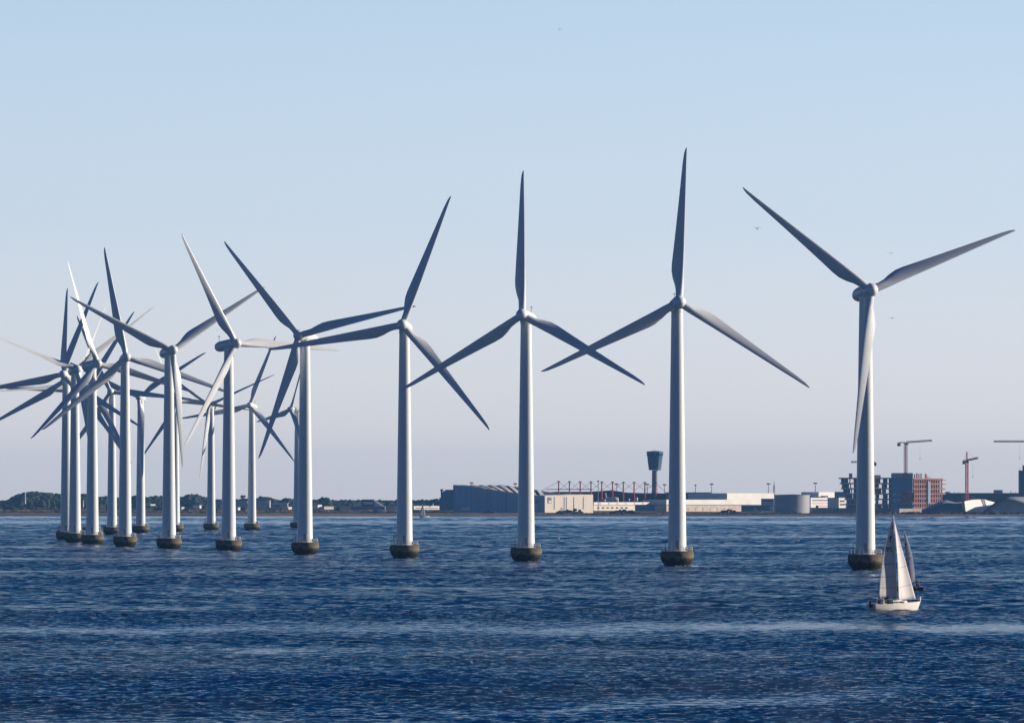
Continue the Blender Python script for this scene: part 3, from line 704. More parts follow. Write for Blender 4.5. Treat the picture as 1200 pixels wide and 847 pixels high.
# ------------------------------------------------------------ buildings on the far shore
def block_part(name, par, x0, x1, yt, yb, d, a, depth, m_, yt1=None, yb1=None):
    """wall block whose front runs from px x0 to px x1, receding by angle a; depth goes away from the camera"""
    X0 = WX(x0, d); X1g = WX(x1, d); wdt = X1g - X0; d1 = d + wdt*math.tan(rad(a))
    X1 = WX(x1, d1); nx, ny = -math.sin(rad(a)), math.cos(rad(a))
    foot = [(X0,d),(X1,d1),(X1+nx*depth,d1+ny*depth),(X0+nx*depth,d+ny*depth)]
    z0 = WZ(yt, d); z1 = WZ(yt if yt1 is None else yt1, d1); b0 = WZ(yb, d); b1 = WZ(yb if yb1 is None else yb1, d1)
    return MB().prism(foot, [b0,b1,b1,b0], [z0,z1,z1,z0]).build(name, m_, par)
def building(name, label, cat, x0, x1, yt, yb, d, a=0, depth=30, m_=None, roof=None, group=None, bands=(), yt1=None):
    root = empty(name, label, cat, (WX((x0+x1)/2, d), d, 2), group=group)
    def fix(o): o.location = (-root.location.x, -root.location.y, -root.location.z); return o
    fix(block_part('wall', root, x0, x1, yt, yb, d, a, depth, m_, yt1))
    if roof is not None:
        rh = .7
        fix(block_part('roof', root, x0-.3, x1+.3, yt-rh, yt-.02, d-.5, a, depth+1, roof, None if yt1 is None else yt1-rh, None if yt1 is None else yt1-.02))
    for (nm, bx0, bx1, by0, by1, bm_) in bands:
        w0 = WX(x0, d); t0 = WX(bx0, d)-w0; dd = d + t0*math.tan(rad(a)) - .35
        fix(block_part(nm, root, bx0, bx1, by0, by1, dd, a, .3, bm_))
    return root
B = building
# left shore
B('industrial_hall','pale blue-grey hall behind the shore between two towers, left of the lone far turbine','building',276,290,587,597.5,11000,0,40,M['palegrey'],M['greyclad'])
B('industrial_hall','pale hall with a slim mast beside it, right of the lone far turbine','building',301.5,316,586.5,597,11000,0,40,M['palegrey'],M['greyclad'])
B('warehouse','low pale warehouse under the trees, left of the small half-hidden far turbine','building',317.5,337,590,596.5,10900,0,30,M['palegrey'],M['white'],bands=[('window',319,327,592.3,593.6,M['glass'])])
B('shed','small sunlit white shed below the trees left of the lone far turbine tower','shed',279,281.5,595,597.6,10500,50,8,M['white'],M['white'])
B('shed','sunlit cream shed at the foot of the trees beside the fifth turbine tower','shed',338,342,594.5,596.8,10500,50,8,M['cream'],M['white'])
B('cottage','white gable cottage right of the fifth turbine tower','cottage',372.5,377,591.8,596.6,10500,50,10,M['white'],M['pinkwall'])
B('cottage','smaller pale cottage with a long low wing, right of the white gable cottage','cottage',380,391,594,596.8,10500,50,10,M['palegrey'],M['pinkwall'])
B('cottage','tiny white cottage at the edge of the wood, right of the seventh turbine tower','cottage',213,216,594.8,597,10600,50,9,M['white'],M['white'])
B('cottage','small bright white cottage standing alone against the wood','cottage',234,236,592.6,595.6,10600,50,9,M['white'],M['white'])
B('cottage','faint pale cottage in the dark wood between two left turbine towers','cottage',176.5,182,591.3,592.6,11200,50,9,M['palegrey'],M['white'])
B('long_shed','long low blue-grey shed right of the cottages on the shore','building',398,411,594,597.5,10600,0,30,M['palegrey'],M['palegrey'])
B('long_shed','long low pale shed left of the fourth turbine tower','building',449,466,593.5,597.5,10600,0,30,M['palegrey'],M['palegrey'])
# hall with white flanks
r0 = B('exhibition_hall','low hall with a dark raised middle and pale sloping roof flanks','building',411,451,593,597.6,10400,0,50,M['blueclad'],None)
def fixo(root, o): o.location = -root.location; return o
b = MB()
for (xa, xb, xc, xd) in [(413,424.3,424.3,411.5),(437.8,448,451,437.8)]:
    pass
d = 10400
for pts in ([(413,592.9),(424.2,592.9),(424.2,586.8),(421,587.5)], [(438,592.9),(449,592.9),(441,587.5),(438,586.8)]):
    n = len(pts); foot = [W(x,y,d-1) for x,y in pts]; back = [p+Vector((0,40,0)) for p in foot]
    b.add(foot+back, [tuple(range(n)), tuple(reversed(range(n,2*n)))]+[(i,(i+1)%n,(i+1)%n+n,i+n) for i in range(n)])
fixo(r0, b.build('roof_flank', M['white'], r0))
fixo(r0, block_part('roof_middle', r0, 424, 438.2, 585, 592.9, d-2, 0, 44, M['darkroof']))
fixo(r0, block_part('clerestory', r0, 425.6, 436.8, 588, 590.6, d-3, 0, .8, M['white']))
r1 = B('terminal_building','long low white building with a small mast on its roof, behind the far sailboat','building',485,516,593.2,596.8,10500,50,30,M['white'],M['palegrey'],bands=[('window',487,514,594.6,595.6,M['glass'])])
fixo(r1, block_part('rooftop_cabin', r1, 487, 515, 592.4, 593.1, 10504, 50, 20, M['palegrey']))
fixo(r1, MB().tube(W(507.5,592.5,10520), W(507.5,589.5,10520), .9, .3, 6).build('roof_mast', M['white'], r1))

# big hangar: dark long side, sunlit end wall
dh = 9800
hg = empty('aircraft_hangar', 'huge hangar with dark long side, striped roof and sunlit cream end wall', 'hangar', (WX(610, dh), dh, 2))
K = W(638.5, 598.3, dh); A_ = W(531, 597.8, dh+40); E_ = W(695, 598.3, dh+45)
def topz(px, d_): # eave line
    pts = [(531,569.2),(548,569.5),(560,571.5),(580,575),(600,578),(620,580.5),(638.5,582)]
    for (a,ya),(c,yc) in zip(pts, pts[1:]):
        if a <= px <= c: return WZ(ya+(yc-ya)*(px-a)/(c-a), d_)
    return WZ(582, d_)
wl = MB(); N_ = 24; fr = []
for i in range(N_+1):
    px = 531+(638.5-531)*i/N_; dd = dh+40*(1-i/N_); fr.append((WX(px,dd), dd, topz(px,dd), px))
for (x,y,z,px),(x2,y2,z2,p2) in zip(fr, fr[1:]):
    wl.add([(x,y,1),(x2,y2,1),(x2,y2,z2),(x,y,z)], [(0,1,2,3)])
fixo(hg, wl.build('side_wall', M['hangarside'], hg))
# roof: from eave line up to ridge line further back
rd = [(531,568.6),(590,568.4),(610,570.8),(638.5,575.5),(660,579.0)]
def ridge(px):
    for (a,ya),(c,yc) in zip(rd, rd[1:]):
        if a <= px <= c: return ya+(yc-ya)*(px-a)/(c-a)
    return 579
rf = MB(); sk_ = MB()
def roofpt(f, g, up=0):     # f along, g up the slope (0 eave..1 ridge)
    px = 531+(638.5-531)*f; dd = dh+40*(1-f); e = Vector((WX(px,dd), dd, topz(px,dd)))
    px2 = 531+(664-531)*f; d2 = dd+70; rr_ = Vector((WX(px2,d2), d2, WZ(ridge(min(px2,660)), d2)))
    p = e.lerp(rr_, g); p.z += up; return p
for i in range(48):
    f0, f1 = i/48, (i+1)/48
    rf.add([roofpt(f0,0),roofpt(f1,0),roofpt(f1,1),roofpt(f0,1)], [(0,1,2,3)])
fixo(hg, rf.build('roof', M['darkroof'], hg))
for k in range(10):                                 # raised roof lights running up the slope
    f0 = .18+k*.085; lean = -.2
    q = [roofpt(min(1,max(0,f0+w_+lean*g)), .05+.9*g, .7) for g, w_ in ((0,0),(0,.045),(1,.038),(1,0))]
    q2 = [p - Vector((0,0,.6)) for p in q]
    fixo(hg, MB().add(q+q2, [(0,1,2,3),(7,6,5,4),(0,4,5,1),(1,5,6,2),(2,6,7,3),(3,7,4,0)]).build('skylight', M['white'], hg))
ew = MB(); ew.prism([(K.x,K.y),(E_.x,E_.y),(E_.x-25,E_.y+60),(K.x-25,K.y+60)], 1, [WZ(580.4,dh),WZ(579.2,dh+45),WZ(578.6,dh+100),WZ(579.4,dh+60)])
fixo(hg, ew.build('end_wall', M['cream'], hg))
def on_end(px, y0, y1, w_, m_, name, par=hg, out=.35):
    f = (px-638.5)/(695-638.5); f2 = (px+w_-638.5)/(695-638.5)
    p = K.lerp(E_, f); q = K.lerp(E_, f2); n_ = Vector(((E_-K).y, -(E_-K).x, 0)).normalized()
    zs = (WZ(y1, p.y), WZ(y0, p.y))
    return fixo(hg, MB().prism([(p.x+n_.x*out,p.y+n_.y*out),(q.x+n_.x*out,q.y+n_.y*out),(q.x,q.y),(p.x,p.y)], zs[0], zs[1]).build(name, m_, par))
for px in (649.3, 661, 663.5, 672.2, 683.4): on_end(px, 582, 596.5, .35, M['greyclad'], 'door_joint')
on_end(641.8, 582.2, 589.5, 4.6, M['palegrey'], 'sign_panel'); on_end(642.6, 583, 586, 3.0, M['signblue'], 'sign_panel', out=.6); on_end(642.9, 587, 588.6, 2.4, M['white'], 'sign_panel', out=.6)
on_end(657.5, 594.3, 598, 4.5, M['palegrey'], 'door')
sg = MB().box(WX(627,dh-3),WX(631,dh-3), dh-.6+4, dh+4.2, WZ(588.5,dh), WZ(586.3,dh)); 
fixo(hg, block_part('sign_panel', hg, 626.5, 631, 586.3, 588.8, dh+3.2, -20, .4, M['signblue']))
# left annex of the hangar
an = B('hangar_annex','dark lower annex with a short chimney at the left end of the huge hangar','building',519,531.3,575,598,dh+45,0,45,M['blueclad'],None)
b = MB(); pts = [(517,598),(519,598),(519,583),(517,583)]
fixo(an, block_part('side_wing', an, 514.8, 519, 583, 598, dh+46, 0, 40, M['blueclad']))
q = [(516.8,583),(519,583),(519,576.5)]
f_ = [W(x,y,dh+46) for x,y in q]; bk = [p+Vector((0,38,0)) for p in f_]
fixo(an, MB().add(f_+bk, [(0,1,2),(5,4,3),(0,3,4,1),(1,4,5,2),(2,5,3,0)]).build('shoulder_roof', M['darkroof'], an))
fixo(an, block_part('roof', an, 521.5, 531.2, 573.6, 574.95, dh+44, 0, 46, M['darkroof']))
fixo(an, MB().tube(W(517.6,583,dh+60), W(517.6,573.5,dh+60), .9, .9, 8).tube(W(517.6,574.3,dh+60), W(517.6,573,dh+60), 1.6, 1.6, 8).build('chimney', M['darksteel'], an))
B('site_container','pale low container lying in front of the left part of the dark hangar','container',537.5,551,594.2,597.4,dh-60,0,6,M['palegrey'],None,bands=[('door',538,540,594.8,597.2,M['blueclad'])])

# mast-stayed hangar
dm = 10300
mh = empty('stayed_hangar', 'dark roofed hangar hung from a row of ten red masts with crossing cables', 'hangar', (WX(711, dm), dm, 2))
rp_ = [(596,577.5),(640,576.8),(652,576),(690,576),(717,574.2),(735,577),(752,577.5),(803,578)]
for (a,ya),(c,yc) in zip(rp_, rp_[1:]):
    fixo(mh, block_part('wall', mh, a, c, ya, 596, dm+2, 0, 60, M['darkroof'], yc))
for k in range(10):
    px = 654.7+k*12.63; tp = 563.3 + .15*k
    m1 = fixo(mh, MB().tube(W(px,587 if k < 5 else 589.5,dm-3), W(px,tp,dm-3), .75, .6, 8).build('mast', M['redsteel'], mh))
    p = W(px,tp+.6,dm-3); fixo_ = MB().tube(p-Vector((1.4,0,0)), p+Vector((1.4,0,0)), .45, .45, 6).build('mast_head', M['darksteel'], m1)
    c = MB(); nx_ = px+12.63
    if k < 9: c.tube(W(px,tp+.8,dm-3), W(nx_,574.5,dm-3), .16, .16, 4).tube(W(nx_,tp+.8,dm-3), W(px,574.5,dm-3), .16, .16, 4)
    if k == 0: c.tube(W(px,tp+.8,dm-3), W(634,575,dm-3), .16, .16, 4)
    if k == 9: c.tube(W(px,tp+.8,dm-3), W(781,577.5,dm-3), .2, .2, 4)
    fixo(mh, c.build('stay_cable', M['cable'], mh))
fixo(mh, block_part('roof_edge', mh, 640, 694, 572.8, 573.6, dm+30, 0, 10, M['palegrey']))
# low works in front of it
B('boundary_wall','long white wall in front of the hangar with the red masts','wall',696,782,588.2,591.3,9990,50,5,M['white'],None,bands=[('pier',703+i*10,704+i*10,587.6,591.4,M['palegrey']) for i in range(8)])
B('service_building','low cream service building beside the sunlit end of the huge hangar','building',696,744,592.2,598.2,9870,50,14,M['cream'],M['palegrey'],bands=[('window',700+i*5.5,702.5+i*5.5,594,595.6,M['glass']) for i in range(7)])
B('storage_hall','low blue-grey storage hall left of the second turbine tower','building',744.5,786,591.8,598.6,9860,0,25,M['blueclad'],M['darkroof'])
def airliner(px, py, d, L_, rz, label):
    o = empty('parked_airliner', label, 'airplane', (WX(px,d), d, WZ(py,d)), rz)
    MB().lathe([(.15,-L_/2),(1.1,-L_*.46),(1.9,-L_*.38),(2.0,0),(2.0,L_*.22),(1.2,L_*.38),(.3,L_*.5)], 14, 'y').build('fuselage', M['white'], o, 50)
    for sg in (-1,1):
        MB().add([(sg*1.5,-2.5,-.6),(sg*1.5,2.2,-.6),(sg*L_*.46,5.2,.6),(sg*L_*.46,3.6,.6),(sg*1.5,-2.5,-.1),(sg*1.5,2.2,-.1),(sg*L_*.46,5.2,.75),(sg*L_*.46,3.6,.75)],[(0,1,2,3),(7,6,5,4),(0,4,5,1),(1,5,6,2),(2,6,7,3),(3,7,4,0)]).build('wing', M['white'], o)
        MB().lathe([(.5,-1.4),(.8,-1.2),(.75,.8),(.4,1.6)], 10, 'y', (sg*L_*.18,-1.2,-1.3)).build('engine', M['palegrey'], o)
    MB().add([(-.2,L_*.34,1),(-.2,L_*.48,1),(-.2,L_*.52,6),(-.2,L_*.45,6),(.2,L_*.34,1),(.2,L_*.48,1),(.2,L_*.52,6),(.2,L_*.45,6)],[(0,1,2,3),(7,6,5,4),(0,4,5,1),(1,5,6,2),(2,6,7,3),(3,7,4,0)]).build('tail_fin', M['white'], o)
    lg = MB()
    for x, y in ((0,-L_*.36),(-2.2,1.2),(2.2,1.2)): lg.tube((x,y,-1.5), (x,y,-4), .25, .2, 6)
    lg.build('landing_gear', M['darksteel'], o)
airliner(716, 584.5, 10150, 20, rad(35), 'small white airliner parked nose-on under the red masts')
for px, py, h_, lab in [(723.6,588,4.6,'upright white storage tank between two red masts'),(708.5,587,2.2,'smallest white tank under the red masts'),(737,587,2.6,'low white tank under the middle of the red mast row'),(746.3,586.5,3.4,'white tank just left of the control tower foot')]:
    d = 10200; z = WZ(py, d); o = empty('storage_tank', lab, 'tank', (WX(px,d), d, z))
    MB().lathe([(1.0,0),(1.0,h_-.5),(.7,h_-.15),(.15,h_)], 14).build('shell', M['white'], o, 40)
    MB().box(-1.2,1.2,-1.2,1.2,-8,.0).build('plinth', M['concrete'], o)

# control tower
dc = 10500; k_ = dc/F
ct = empty('control_tower', 'dark blue airport control tower, wide cab on a narrow shaft, rising above the shore', 'tower', (WX(767.5, dc), dc, 0))
cz = lambda y: WZ(y, dc)
MB().lathe([(3.9*k_,2),(3.9*k_,cz(577)),(3.6*k_,cz(574)),(3.45*k_,cz(551))], 28).build('shaft', M['greyclad'], ct, 40)
cab2 = MB().lathe([(6.4*k_,cz(550.8)),(7.3*k_,cz(550.2)),(7.35*k_,cz(549.2)),(9.4*k_,cz(531.8)),(9.9*k_,cz(530.6)),(9.9*k_,cz(529.2)),(8.8*k_,cz(528.8)),(3*k_,cz(528.2))], 12).build('cab', M['cabclad'], ct, 20)
MB().lathe([(9.38*k_+.15,cz(533.6)),(9.55*k_+.15,cz(531.7)),(9.45*k_,cz(531.6))][:2], 12).build('window_band', M['glass'], cab2, 20)
bnd = MB()
for y, r_ in ((545.5,7.85),(541.2,8.35),(537,8.85)): bnd.lathe([(r_*k_,cz(y+.2)),((r_+.15)*k_,cz(y+.2)),((r_+.17)*k_,cz(y-.15)),(r_*k_,cz(y-.15))], 12)
bnd.build('gallery_ring', M['darksteel'], cab2)
MB().tube((0,0,cz(528.5)),(0,0,cz(526.8)),.3,.2,6).tube((-2,0,cz(528.5)),(-2,0,cz(527.2)),.2,.15,6).build('roof_aerial', M['darksteel'], ct)
# halls right of the tower
B('dark_hall','long dark grey hall right behind the second turbine tower, lower white halls in front','building',781,833,577.4,585.2,10250,0,60,M['greyclad'],M['darkroof'])
B('dark_hall','dark blue lower extension right of the long dark grey hall','building',833.2,852,579.2,585,10240,0,50,M['blueclad'],M['darkroof'])
B('white_hall','big sunlit white hall behind the others, between the dark hall and the round tank','building',852,907,578.4,591,10200,50,50,M['white'],M['white'])
B('white_hall','long sunlit white hall low on the shore, right of the second turbine tower','building',781,884,585.2,591.3,10050,50,30,M['white'],None,bands=[('gutter',803,880,590.9,591.5,M['greyclad'])])
B('quay_building','long pink-grey wall of a quay building just above the waterline right of the second turbine','building',781,869,592.2,599.3,9800,50,14,M['pinkwall'],M['greyclad'],bands=[('doorway',806+i*8.5,807.4+i*8.5,594.6,598.5,M['concrete']) for i in range(7)])
B('office_block','blue-grey block with a small roof hut, against the left side of the round tank','building',892.5,907,584,592,9900,0,20,M['palegrey'],None,bands=[('window',893.5,906,586,587.2,M['glass'])])
B('boat_shed','dark shed with a pale roof edge behind the white moored boat','shed',869,892,592.6,599,9830,0,14,M['blueclad'],M['white'])
B('boat_shed','dark open shed with a white roof directly left of the round tank','shed',892.5,906,591.7,598.5,9815,0,14,M['blueclad'],M['white'],bands=[('door',902.5,905.5,593,597,M['white'])])
mb = empty('passenger_boat', 'white passenger boat with a stepped pinkish deckhouse, hauled up left of the round tank', 'boat', (WX(884,9620), 9620, 1.6))
hull_mesh(16, 4.2, 2.0, 1.5, .3).build('hull', M['hull'], mb, 50)
MB().box(-3,4,-1.4,1.4,1.2,3.6).build('deckhouse', M['pinkwall'], mb); MB().box(-1,2.2,-1.1,1.1,3.6,5.2).build('wheelhouse', M['pinkwall'], mb); MB().tube((.5,0,5.2),(.5,0,7),.12,.08,6).build('mast', M['alu'], mb)
# round tank
dt = 9750; kt = dt/F
tk_ = empty('round_tank', 'large round grey tank on the shore with its right side in the sun', 'tank', (WX(928,dt), dt, 1))
MB().lathe([(20.8*kt,0),(20.8*kt,WZ(579.6,dt)-1.6),(21.1*kt,WZ(579.6,dt)-1.5),(21.1*kt,WZ(579.6,dt)-1.05)], 64).build('shell', M['tank'], tk_, 30)
MB().lathe([(20.6*kt,WZ(579.6,dt)-1.05),(10*kt,WZ(579.6,dt)-.7),(1,WZ(579.6,dt)-.5)], 64).build('roof', M['darkroof'], tk_, 30)
st2 = MB()
for i in range(30):
    t = rad(-60 - i*3.2); r_ = 21.0*kt+.6; st2.box(r_*math.cos(t)-.6, r_*math.cos(t)+.6, r_*math.sin(t)-.6, r_*math.sin(t)+.6, .6+i*.52, .8+i*.52)
st2.build('spiral_stair', M['steel'], tk_)
# white terraces
tb = B('terraced_office','stepped sunlit white office building right of the round tank','building',950,978.5,583,594.5,10050,50,30,M['white'],None,bands=[('window',952,976,585.6,586.6,M['glass']),('window',952,975,589,589.9,M['pinkwall']),('railing',957,976,592,592.7,M['redsteel'])])
fixo(tb, block_part('upper_storey', tb, 959.5, 978, 576.3, 582.9, 10070, 50, 22, M['white']))
fixo(tb, block_part('window', tb, 962, 970.5, 580.7, 582.4, 10069.4, 50, .4, M['glass']))
B('flat_block','dark blue flat block behind the round tank and left of the white terraces','building',940.5,959.5,576.8,583.5,10250,0,30,M['blueclad'],None,bands=[('window',943,957,578.6,579.6,M['glass'])])
B('pavilion','small sunlit pavilion with yellow-lit bays left of the building site','building',983,991,583.5,595.5,10000,50,14,M['white'],M['palegrey'],bands=[('window',984.5,990,586,588,M['glass']),('window',984.5,990,590,592,M['glass'])])
B('link_block','dark low roof link between the white terraces and the building site','building',977.5,991,576.8,583,10150,0,20,M['blueclad'],M['darkroof'])
B('embankment_wall','long dark retaining wall above the water left of the yacht masthead','wall',951,1054,595,600.8,9750,0,20,M['greyclad'],None,bands=[('hut',956,959,592,595,M['blueclad'])])
B('quay_wall','pale sloping concrete quay left of the sculptural building','wall',1054,1080,595.8,601.5,9720,50,10,M['concrete'],None)

# building site
dn = 9950
cs = empty('building_site', 'multi-storey concrete frame under construction with open floors, wrapped dark core and sunlit right wing', 'building', (WX(1045, dn), dn, 2))
fx = lambda o: fixo(cs, o)
lv = [559.5, 565.6, 571.6, 577.8, 584, 590, 596.5]
lx = [(984,1046),(985,1046),(986.5,1046),(989,1046),(990.5,1046),(991,1046),(991,1046)]
for (a, c), y in zip(lx, lv): fx(block_part('floor_slab', cs, a, c, y, y+1.6, dn, 0, 26, M['concrete']))
rr = random.Random(5)
for li, ((a, c), y, y2) in enumerate(zip(lx, lv, lv[1:])):
    n_ = 7
    for k in range(n_):
        px = a+1.5+(c-a-3)*k/(n_-1); fx(block_part('column', cs, px, px+1.3, y+1.61, y2-.02, dn+.6, 0, 1, M['concrete']))
    # infill walls: first part of each floor closed, the rest partly open
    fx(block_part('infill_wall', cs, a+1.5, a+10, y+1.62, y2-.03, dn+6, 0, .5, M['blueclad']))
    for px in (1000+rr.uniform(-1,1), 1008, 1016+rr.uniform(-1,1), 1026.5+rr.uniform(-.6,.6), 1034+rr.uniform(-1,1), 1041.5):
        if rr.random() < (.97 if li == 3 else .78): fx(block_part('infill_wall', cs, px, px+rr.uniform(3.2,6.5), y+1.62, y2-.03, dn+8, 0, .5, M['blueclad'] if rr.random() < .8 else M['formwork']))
fx(block_part('stair_tower', cs, 995, 998.8, 554.6, 559.45, dn+5, 0, 6, M['formwork']))
fx(block_part('formwork_panel', cs, 1026, 1032, 556.5, 559.4, dn+2, 20, 5, M['formwork']))
for li, y in enumerate(lv[:3]): fx(block_part('formwork_panel', cs, 1025.5, 1030, y+1.62, y+5.8, dn+1, 20, 3, M['formwork']))
core = fx(block_part('core', cs, 1045.5, 1069.5, 554.3, 598, dn-2, 0, 26, M['blueclad']))
fx(block_part('parapet_screen', cs, 1045.2, 1057, 554, 559.5, dn-2.6, 0, .5, M['palegrey']))
fx(block_part('safety_net', cs, 1057.2, 1069.8, 554, 560, dn-2.6, 0, .5, M['greyclad']))
for li, y in enumerate(lv): fx(block_part('deck_edge', cs, 1057, 1071.5, y+1.5, y+2.1, dn-3.2, 0, 1, M['formwork']))
fx(block_part('safety_net', cs, 1056, 1071.3, 577, 587.5, dn-3.9, 0, .4, M['formwork']))
for i_ in range(4): fx(block_part('core_window', cs, 1046.5+(i_%2)*5, 1050.5+(i_%2)*5, 577.6+(i_//2)*6.2, 581+(i_//2)*6.2, dn-2.5, 0, .4, M['palegrey']))
# sunlit wing, front turned to the sun
aw = 50; d0 = dn-2; X0 = WX(1069.8, d0)
def wing(name, x0, x1, y0, y1, m_, ofs=0, depth=1.0):
    t0 = (WX(x0,d0)-X0)*math.tan(rad(aw))
    return fx(block_part(name, cs, x0, x1, y0, y1, d0+t0+ofs, aw, depth, m_))
ends = [1105, 1106.5, 1107.5, 1108, 1103, 1102, 1100]
wl_ = [560.5, 566.3, 572, 577.8, 583, 588.6, 594]
for y, e in zip(wl_, ends): wing('floor_slab', 1069.8, e, y, y+1.5, M['redconcrete'], 0, 22)
for li in range(6):
    n_ = 13
    for k in range(n_):
        px = 1071.6+k*2.65; wing('column', px, px+1.0, wl_[li]+1.52, wl_[li+1]-.02, M['redconcrete'], .3, 1.0)
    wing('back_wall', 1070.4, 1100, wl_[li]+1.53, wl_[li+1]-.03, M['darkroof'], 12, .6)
for px, hh in ((1071.8,555.4),(1074.5,554.2),(1077,555),(1079.6,554.6),(1084.6,554.8),(1085.8,556)):
    wing('starter_column', px, px+.9, hh, 560.4, M['formwork'], 4, 1)
wing('site_hut', 1086.8, 1091.5, 558.6, 560.4, M['greyclad'], 6, 3)
wing('hoist_tower', 1087.5, 1090.3, 564, 590, M['blueclad'], -1.6, 1.4)
for y in (562, 566.8, 572.3): wing('edge_platform', 1104.5, 1108.5, y, y+.8, M['formwork'], 1, 5)

# tower cranes
def lattice(b, A, B_, w_, nseg, r=.16, tri=False):
    A, B_ = Vector(A), Vector(B_); dr = (B_-A).normalized(); u = dr.cross(Vector((0,1,0)) if abs(dr.y) < .9 else Vector((1,0,0))).normalized(); v = dr.cross(u)
    cs_ = [(u+v)*w_/2, (u-v)*w_/2, (-u-v)*w_/2, (-u+v)*w_/2]
    for c in cs_: b.tube(A+c, B_+c, r, r, 4)
    for i in range(nseg):
        p, q = A.lerp(B_, i/nseg), A.lerp(B_, (i+1)/nseg)
        for j in range(4): b.tube(p+cs_[j], q+cs_[(j+1) % 4], r*.7, r*.7, 4); 
    return b
def crane(px, ytop, ybot, d, jib, cjib, rz, label, rise=0, cat_h=3, peak=None):
    x = WX(px, d); z0 = WZ(ybot, d); z1 = WZ(ytop, d)
    o = empty('tower_crane', label, 'crane', (x, d, z0), rz, 'tower cranes over the building site and shore'); H_ = z1-z0
    lattice(MB(), (0,0,0), (0,0,H_), 2.2, int(H_/2.2), .3).build('mast', M['redsteel'], o)
    cabn = MB().box(-1.3,1.3,-1.3,1.3,H_,H_+1.2).build('slewing_unit', M['redsteel'], o)
    MB().box(1.3,2.8,-.9,.9,H_-1.2,H_+.9).build('cab', M['darksteel'], o)
    j = MB(); lattice(j, (1,0,H_+1.6), (jib,0,H_+1.6+rise), 1.3, int(jib/2), .27)
    jo = j.build('jib', M['redsteel'], o)
    lattice(MB(), (-1,0,H_+1.4), (-cjib,0,H_+1.4), 1.0, 4, .16).build('counter_jib', M['redsteel'], o)
    MB().box(-cjib-1.2,-cjib+1.8,-1.1,1.1,H_-2.2,H_+1.1).build('counterweight', M['darksteel'], o)
    if peak: lattice(MB(), (0,0,H_+1.2), (0,0,H_+peak), .9, 4, .16).tube((0,0,H_+peak),(jib*.7,0,H_+1.8+rise*.7),.08,.08,4).tube((0,0,H_+peak),(-cjib,0,H_+1.9),.08,.08,4).build('tower_peak', M['redsteel'], o)
    MB().tube((jib*.55,0,H_+1.2+rise*.55),(jib*.55,0,H_-14),.06,.06,4).tube((jib*.55,0,H_-14),(jib*.55,0,H_-15.2),.35,.25,6).build('hook_cable', M['darksteel'], o)
crane(1061.3, 520, 560, 9970, 33, 8.5, rad(-42), 'red tower crane standing on the dark core of the building site, jib to the right', rise=1.6)
crane(1133, 541, 588, 9880, 30, 8, rad(-72), 'red tower crane in front of the teal hall, jib foreshortened towards the viewer', rise=2, peak=9.5)
crane(1232, 519, 600, 9800, 55, 12, rad(178), 'tower crane mostly cut off by the right edge, long thin jib showing')
crane(1018.5, 543, 598, 10200, 18, 6, rad(180), 'small grey crane almost hidden by the rightmost turbine tower, jib tip showing on the left')

# teal hall, tower block, sculptural building
th = B('teal_hall','long teal hall behind the sculptural building at the right edge','building',1099,1215,578,600,10100,0,70,M['teal'],None,bands=[('window',1126.5,1134,579.6,585.2,M['palegrey']),('window',1134.6,1143,580.5,585,M['palegrey'])])
fixo(th, block_part('roof_edge', th, 1099, 1215, 577.4, 577.95, 10099, 0, 70, M['blueclad']))
fixo(th, block_part('rooftop_plant', th, 1165, 1175, 573.9, 577.35, 10110, 0, 12, M['greyclad']))
fixo(th, block_part('rooftop_plant', th, 1108, 1113.5, 576, 577.35, 10110, 0, 5, M['greyclad']))
for px, y in ((1118.5,575.8),(1123.5,576.2),(1184.5,574.6),(1190,576.2)): fixo(th, MB().tube(W(px,577.4,10112), W(px,y,10112), .45, .3, 6).build('roof_vent', M['greyclad'], th))
hb_ = B('high_rise','dark teal high-rise cut off by the right edge of the picture','tower block',1195,1222,551,600,10050,0,25,M['teal'],None)
fixo(hb_, block_part('upper_block', hb_, 1199.3, 1222, 545, 550.95, 10052, 0, 20, M['teal']))
fixo(hb_, MB().tube(W(1195.3,551,10055), W(1195.3,548.2,10055), .2, .15, 5).build('roof_aerial', M['darksteel'], hb_))
ds = 9800
sb_ = empty('sculptural_building', 'low building of sweeping metal shells with one bright sunlit facet, right of the building site', 'building', (WX(1140, ds), ds, 1))
def shell(name, top, bot, d, depth, m_, tiltd=0, turn=0):
    """top/bot: lists of (px,y) left to right; turn: extra depth per metre to the right; tiltd: top leans back"""
    b = MB(); n = len(top); x00 = WX(top[0][0], d)
    for (x, y) in bot: dd = d + (WX(x, d)-x00)*turn; b.v.append(tuple(W(x, y, dd)))
    for (x, y) in top: dd = d + (WX(x, d)-x00)*turn + tiltd; b.v.append(tuple(W(x, y, dd)))
    for (x, y) in top: dd = d + (WX(x, d)-x00)*turn + tiltd + depth; b.v.append((WX(x,dd), dd, WZ(y,dd)-3))
    for i in range(n-1):
        b.f.append((i, i+1, n+i+1, n+i)); b.f.append((n+i, n+i+1, 2*n+i+1, 2*n+i))
    b.f.append((0, n, 2*n)); b.f.append((n-1, 3*n-1, 2*n-1))
    return fixo(sb_, b.build(name, m_, sb_, 40))
shell('roof_shell', [(1078,600),(1086,594),(1095,590),(1104,587),(1110,585.8),(1119,588.5),(1130,588)], [(1078,601),(1086,597),(1095,593),(1104,590.5),(1110,589),(1119,589.6),(1130,589)], 9790, 25, M['metalroof'], 8, 0)
shell('wall', [(1080,599.5),(1086,597),(1095,593.2),(1104,590.6),(1110,589.2),(1119,589.7),(1131,589)], [(1080,603.5)]+[(x,603.5) for x in (1086,1095,1104,1110,1119,1131)], 9800, 20, M['blueclad'])
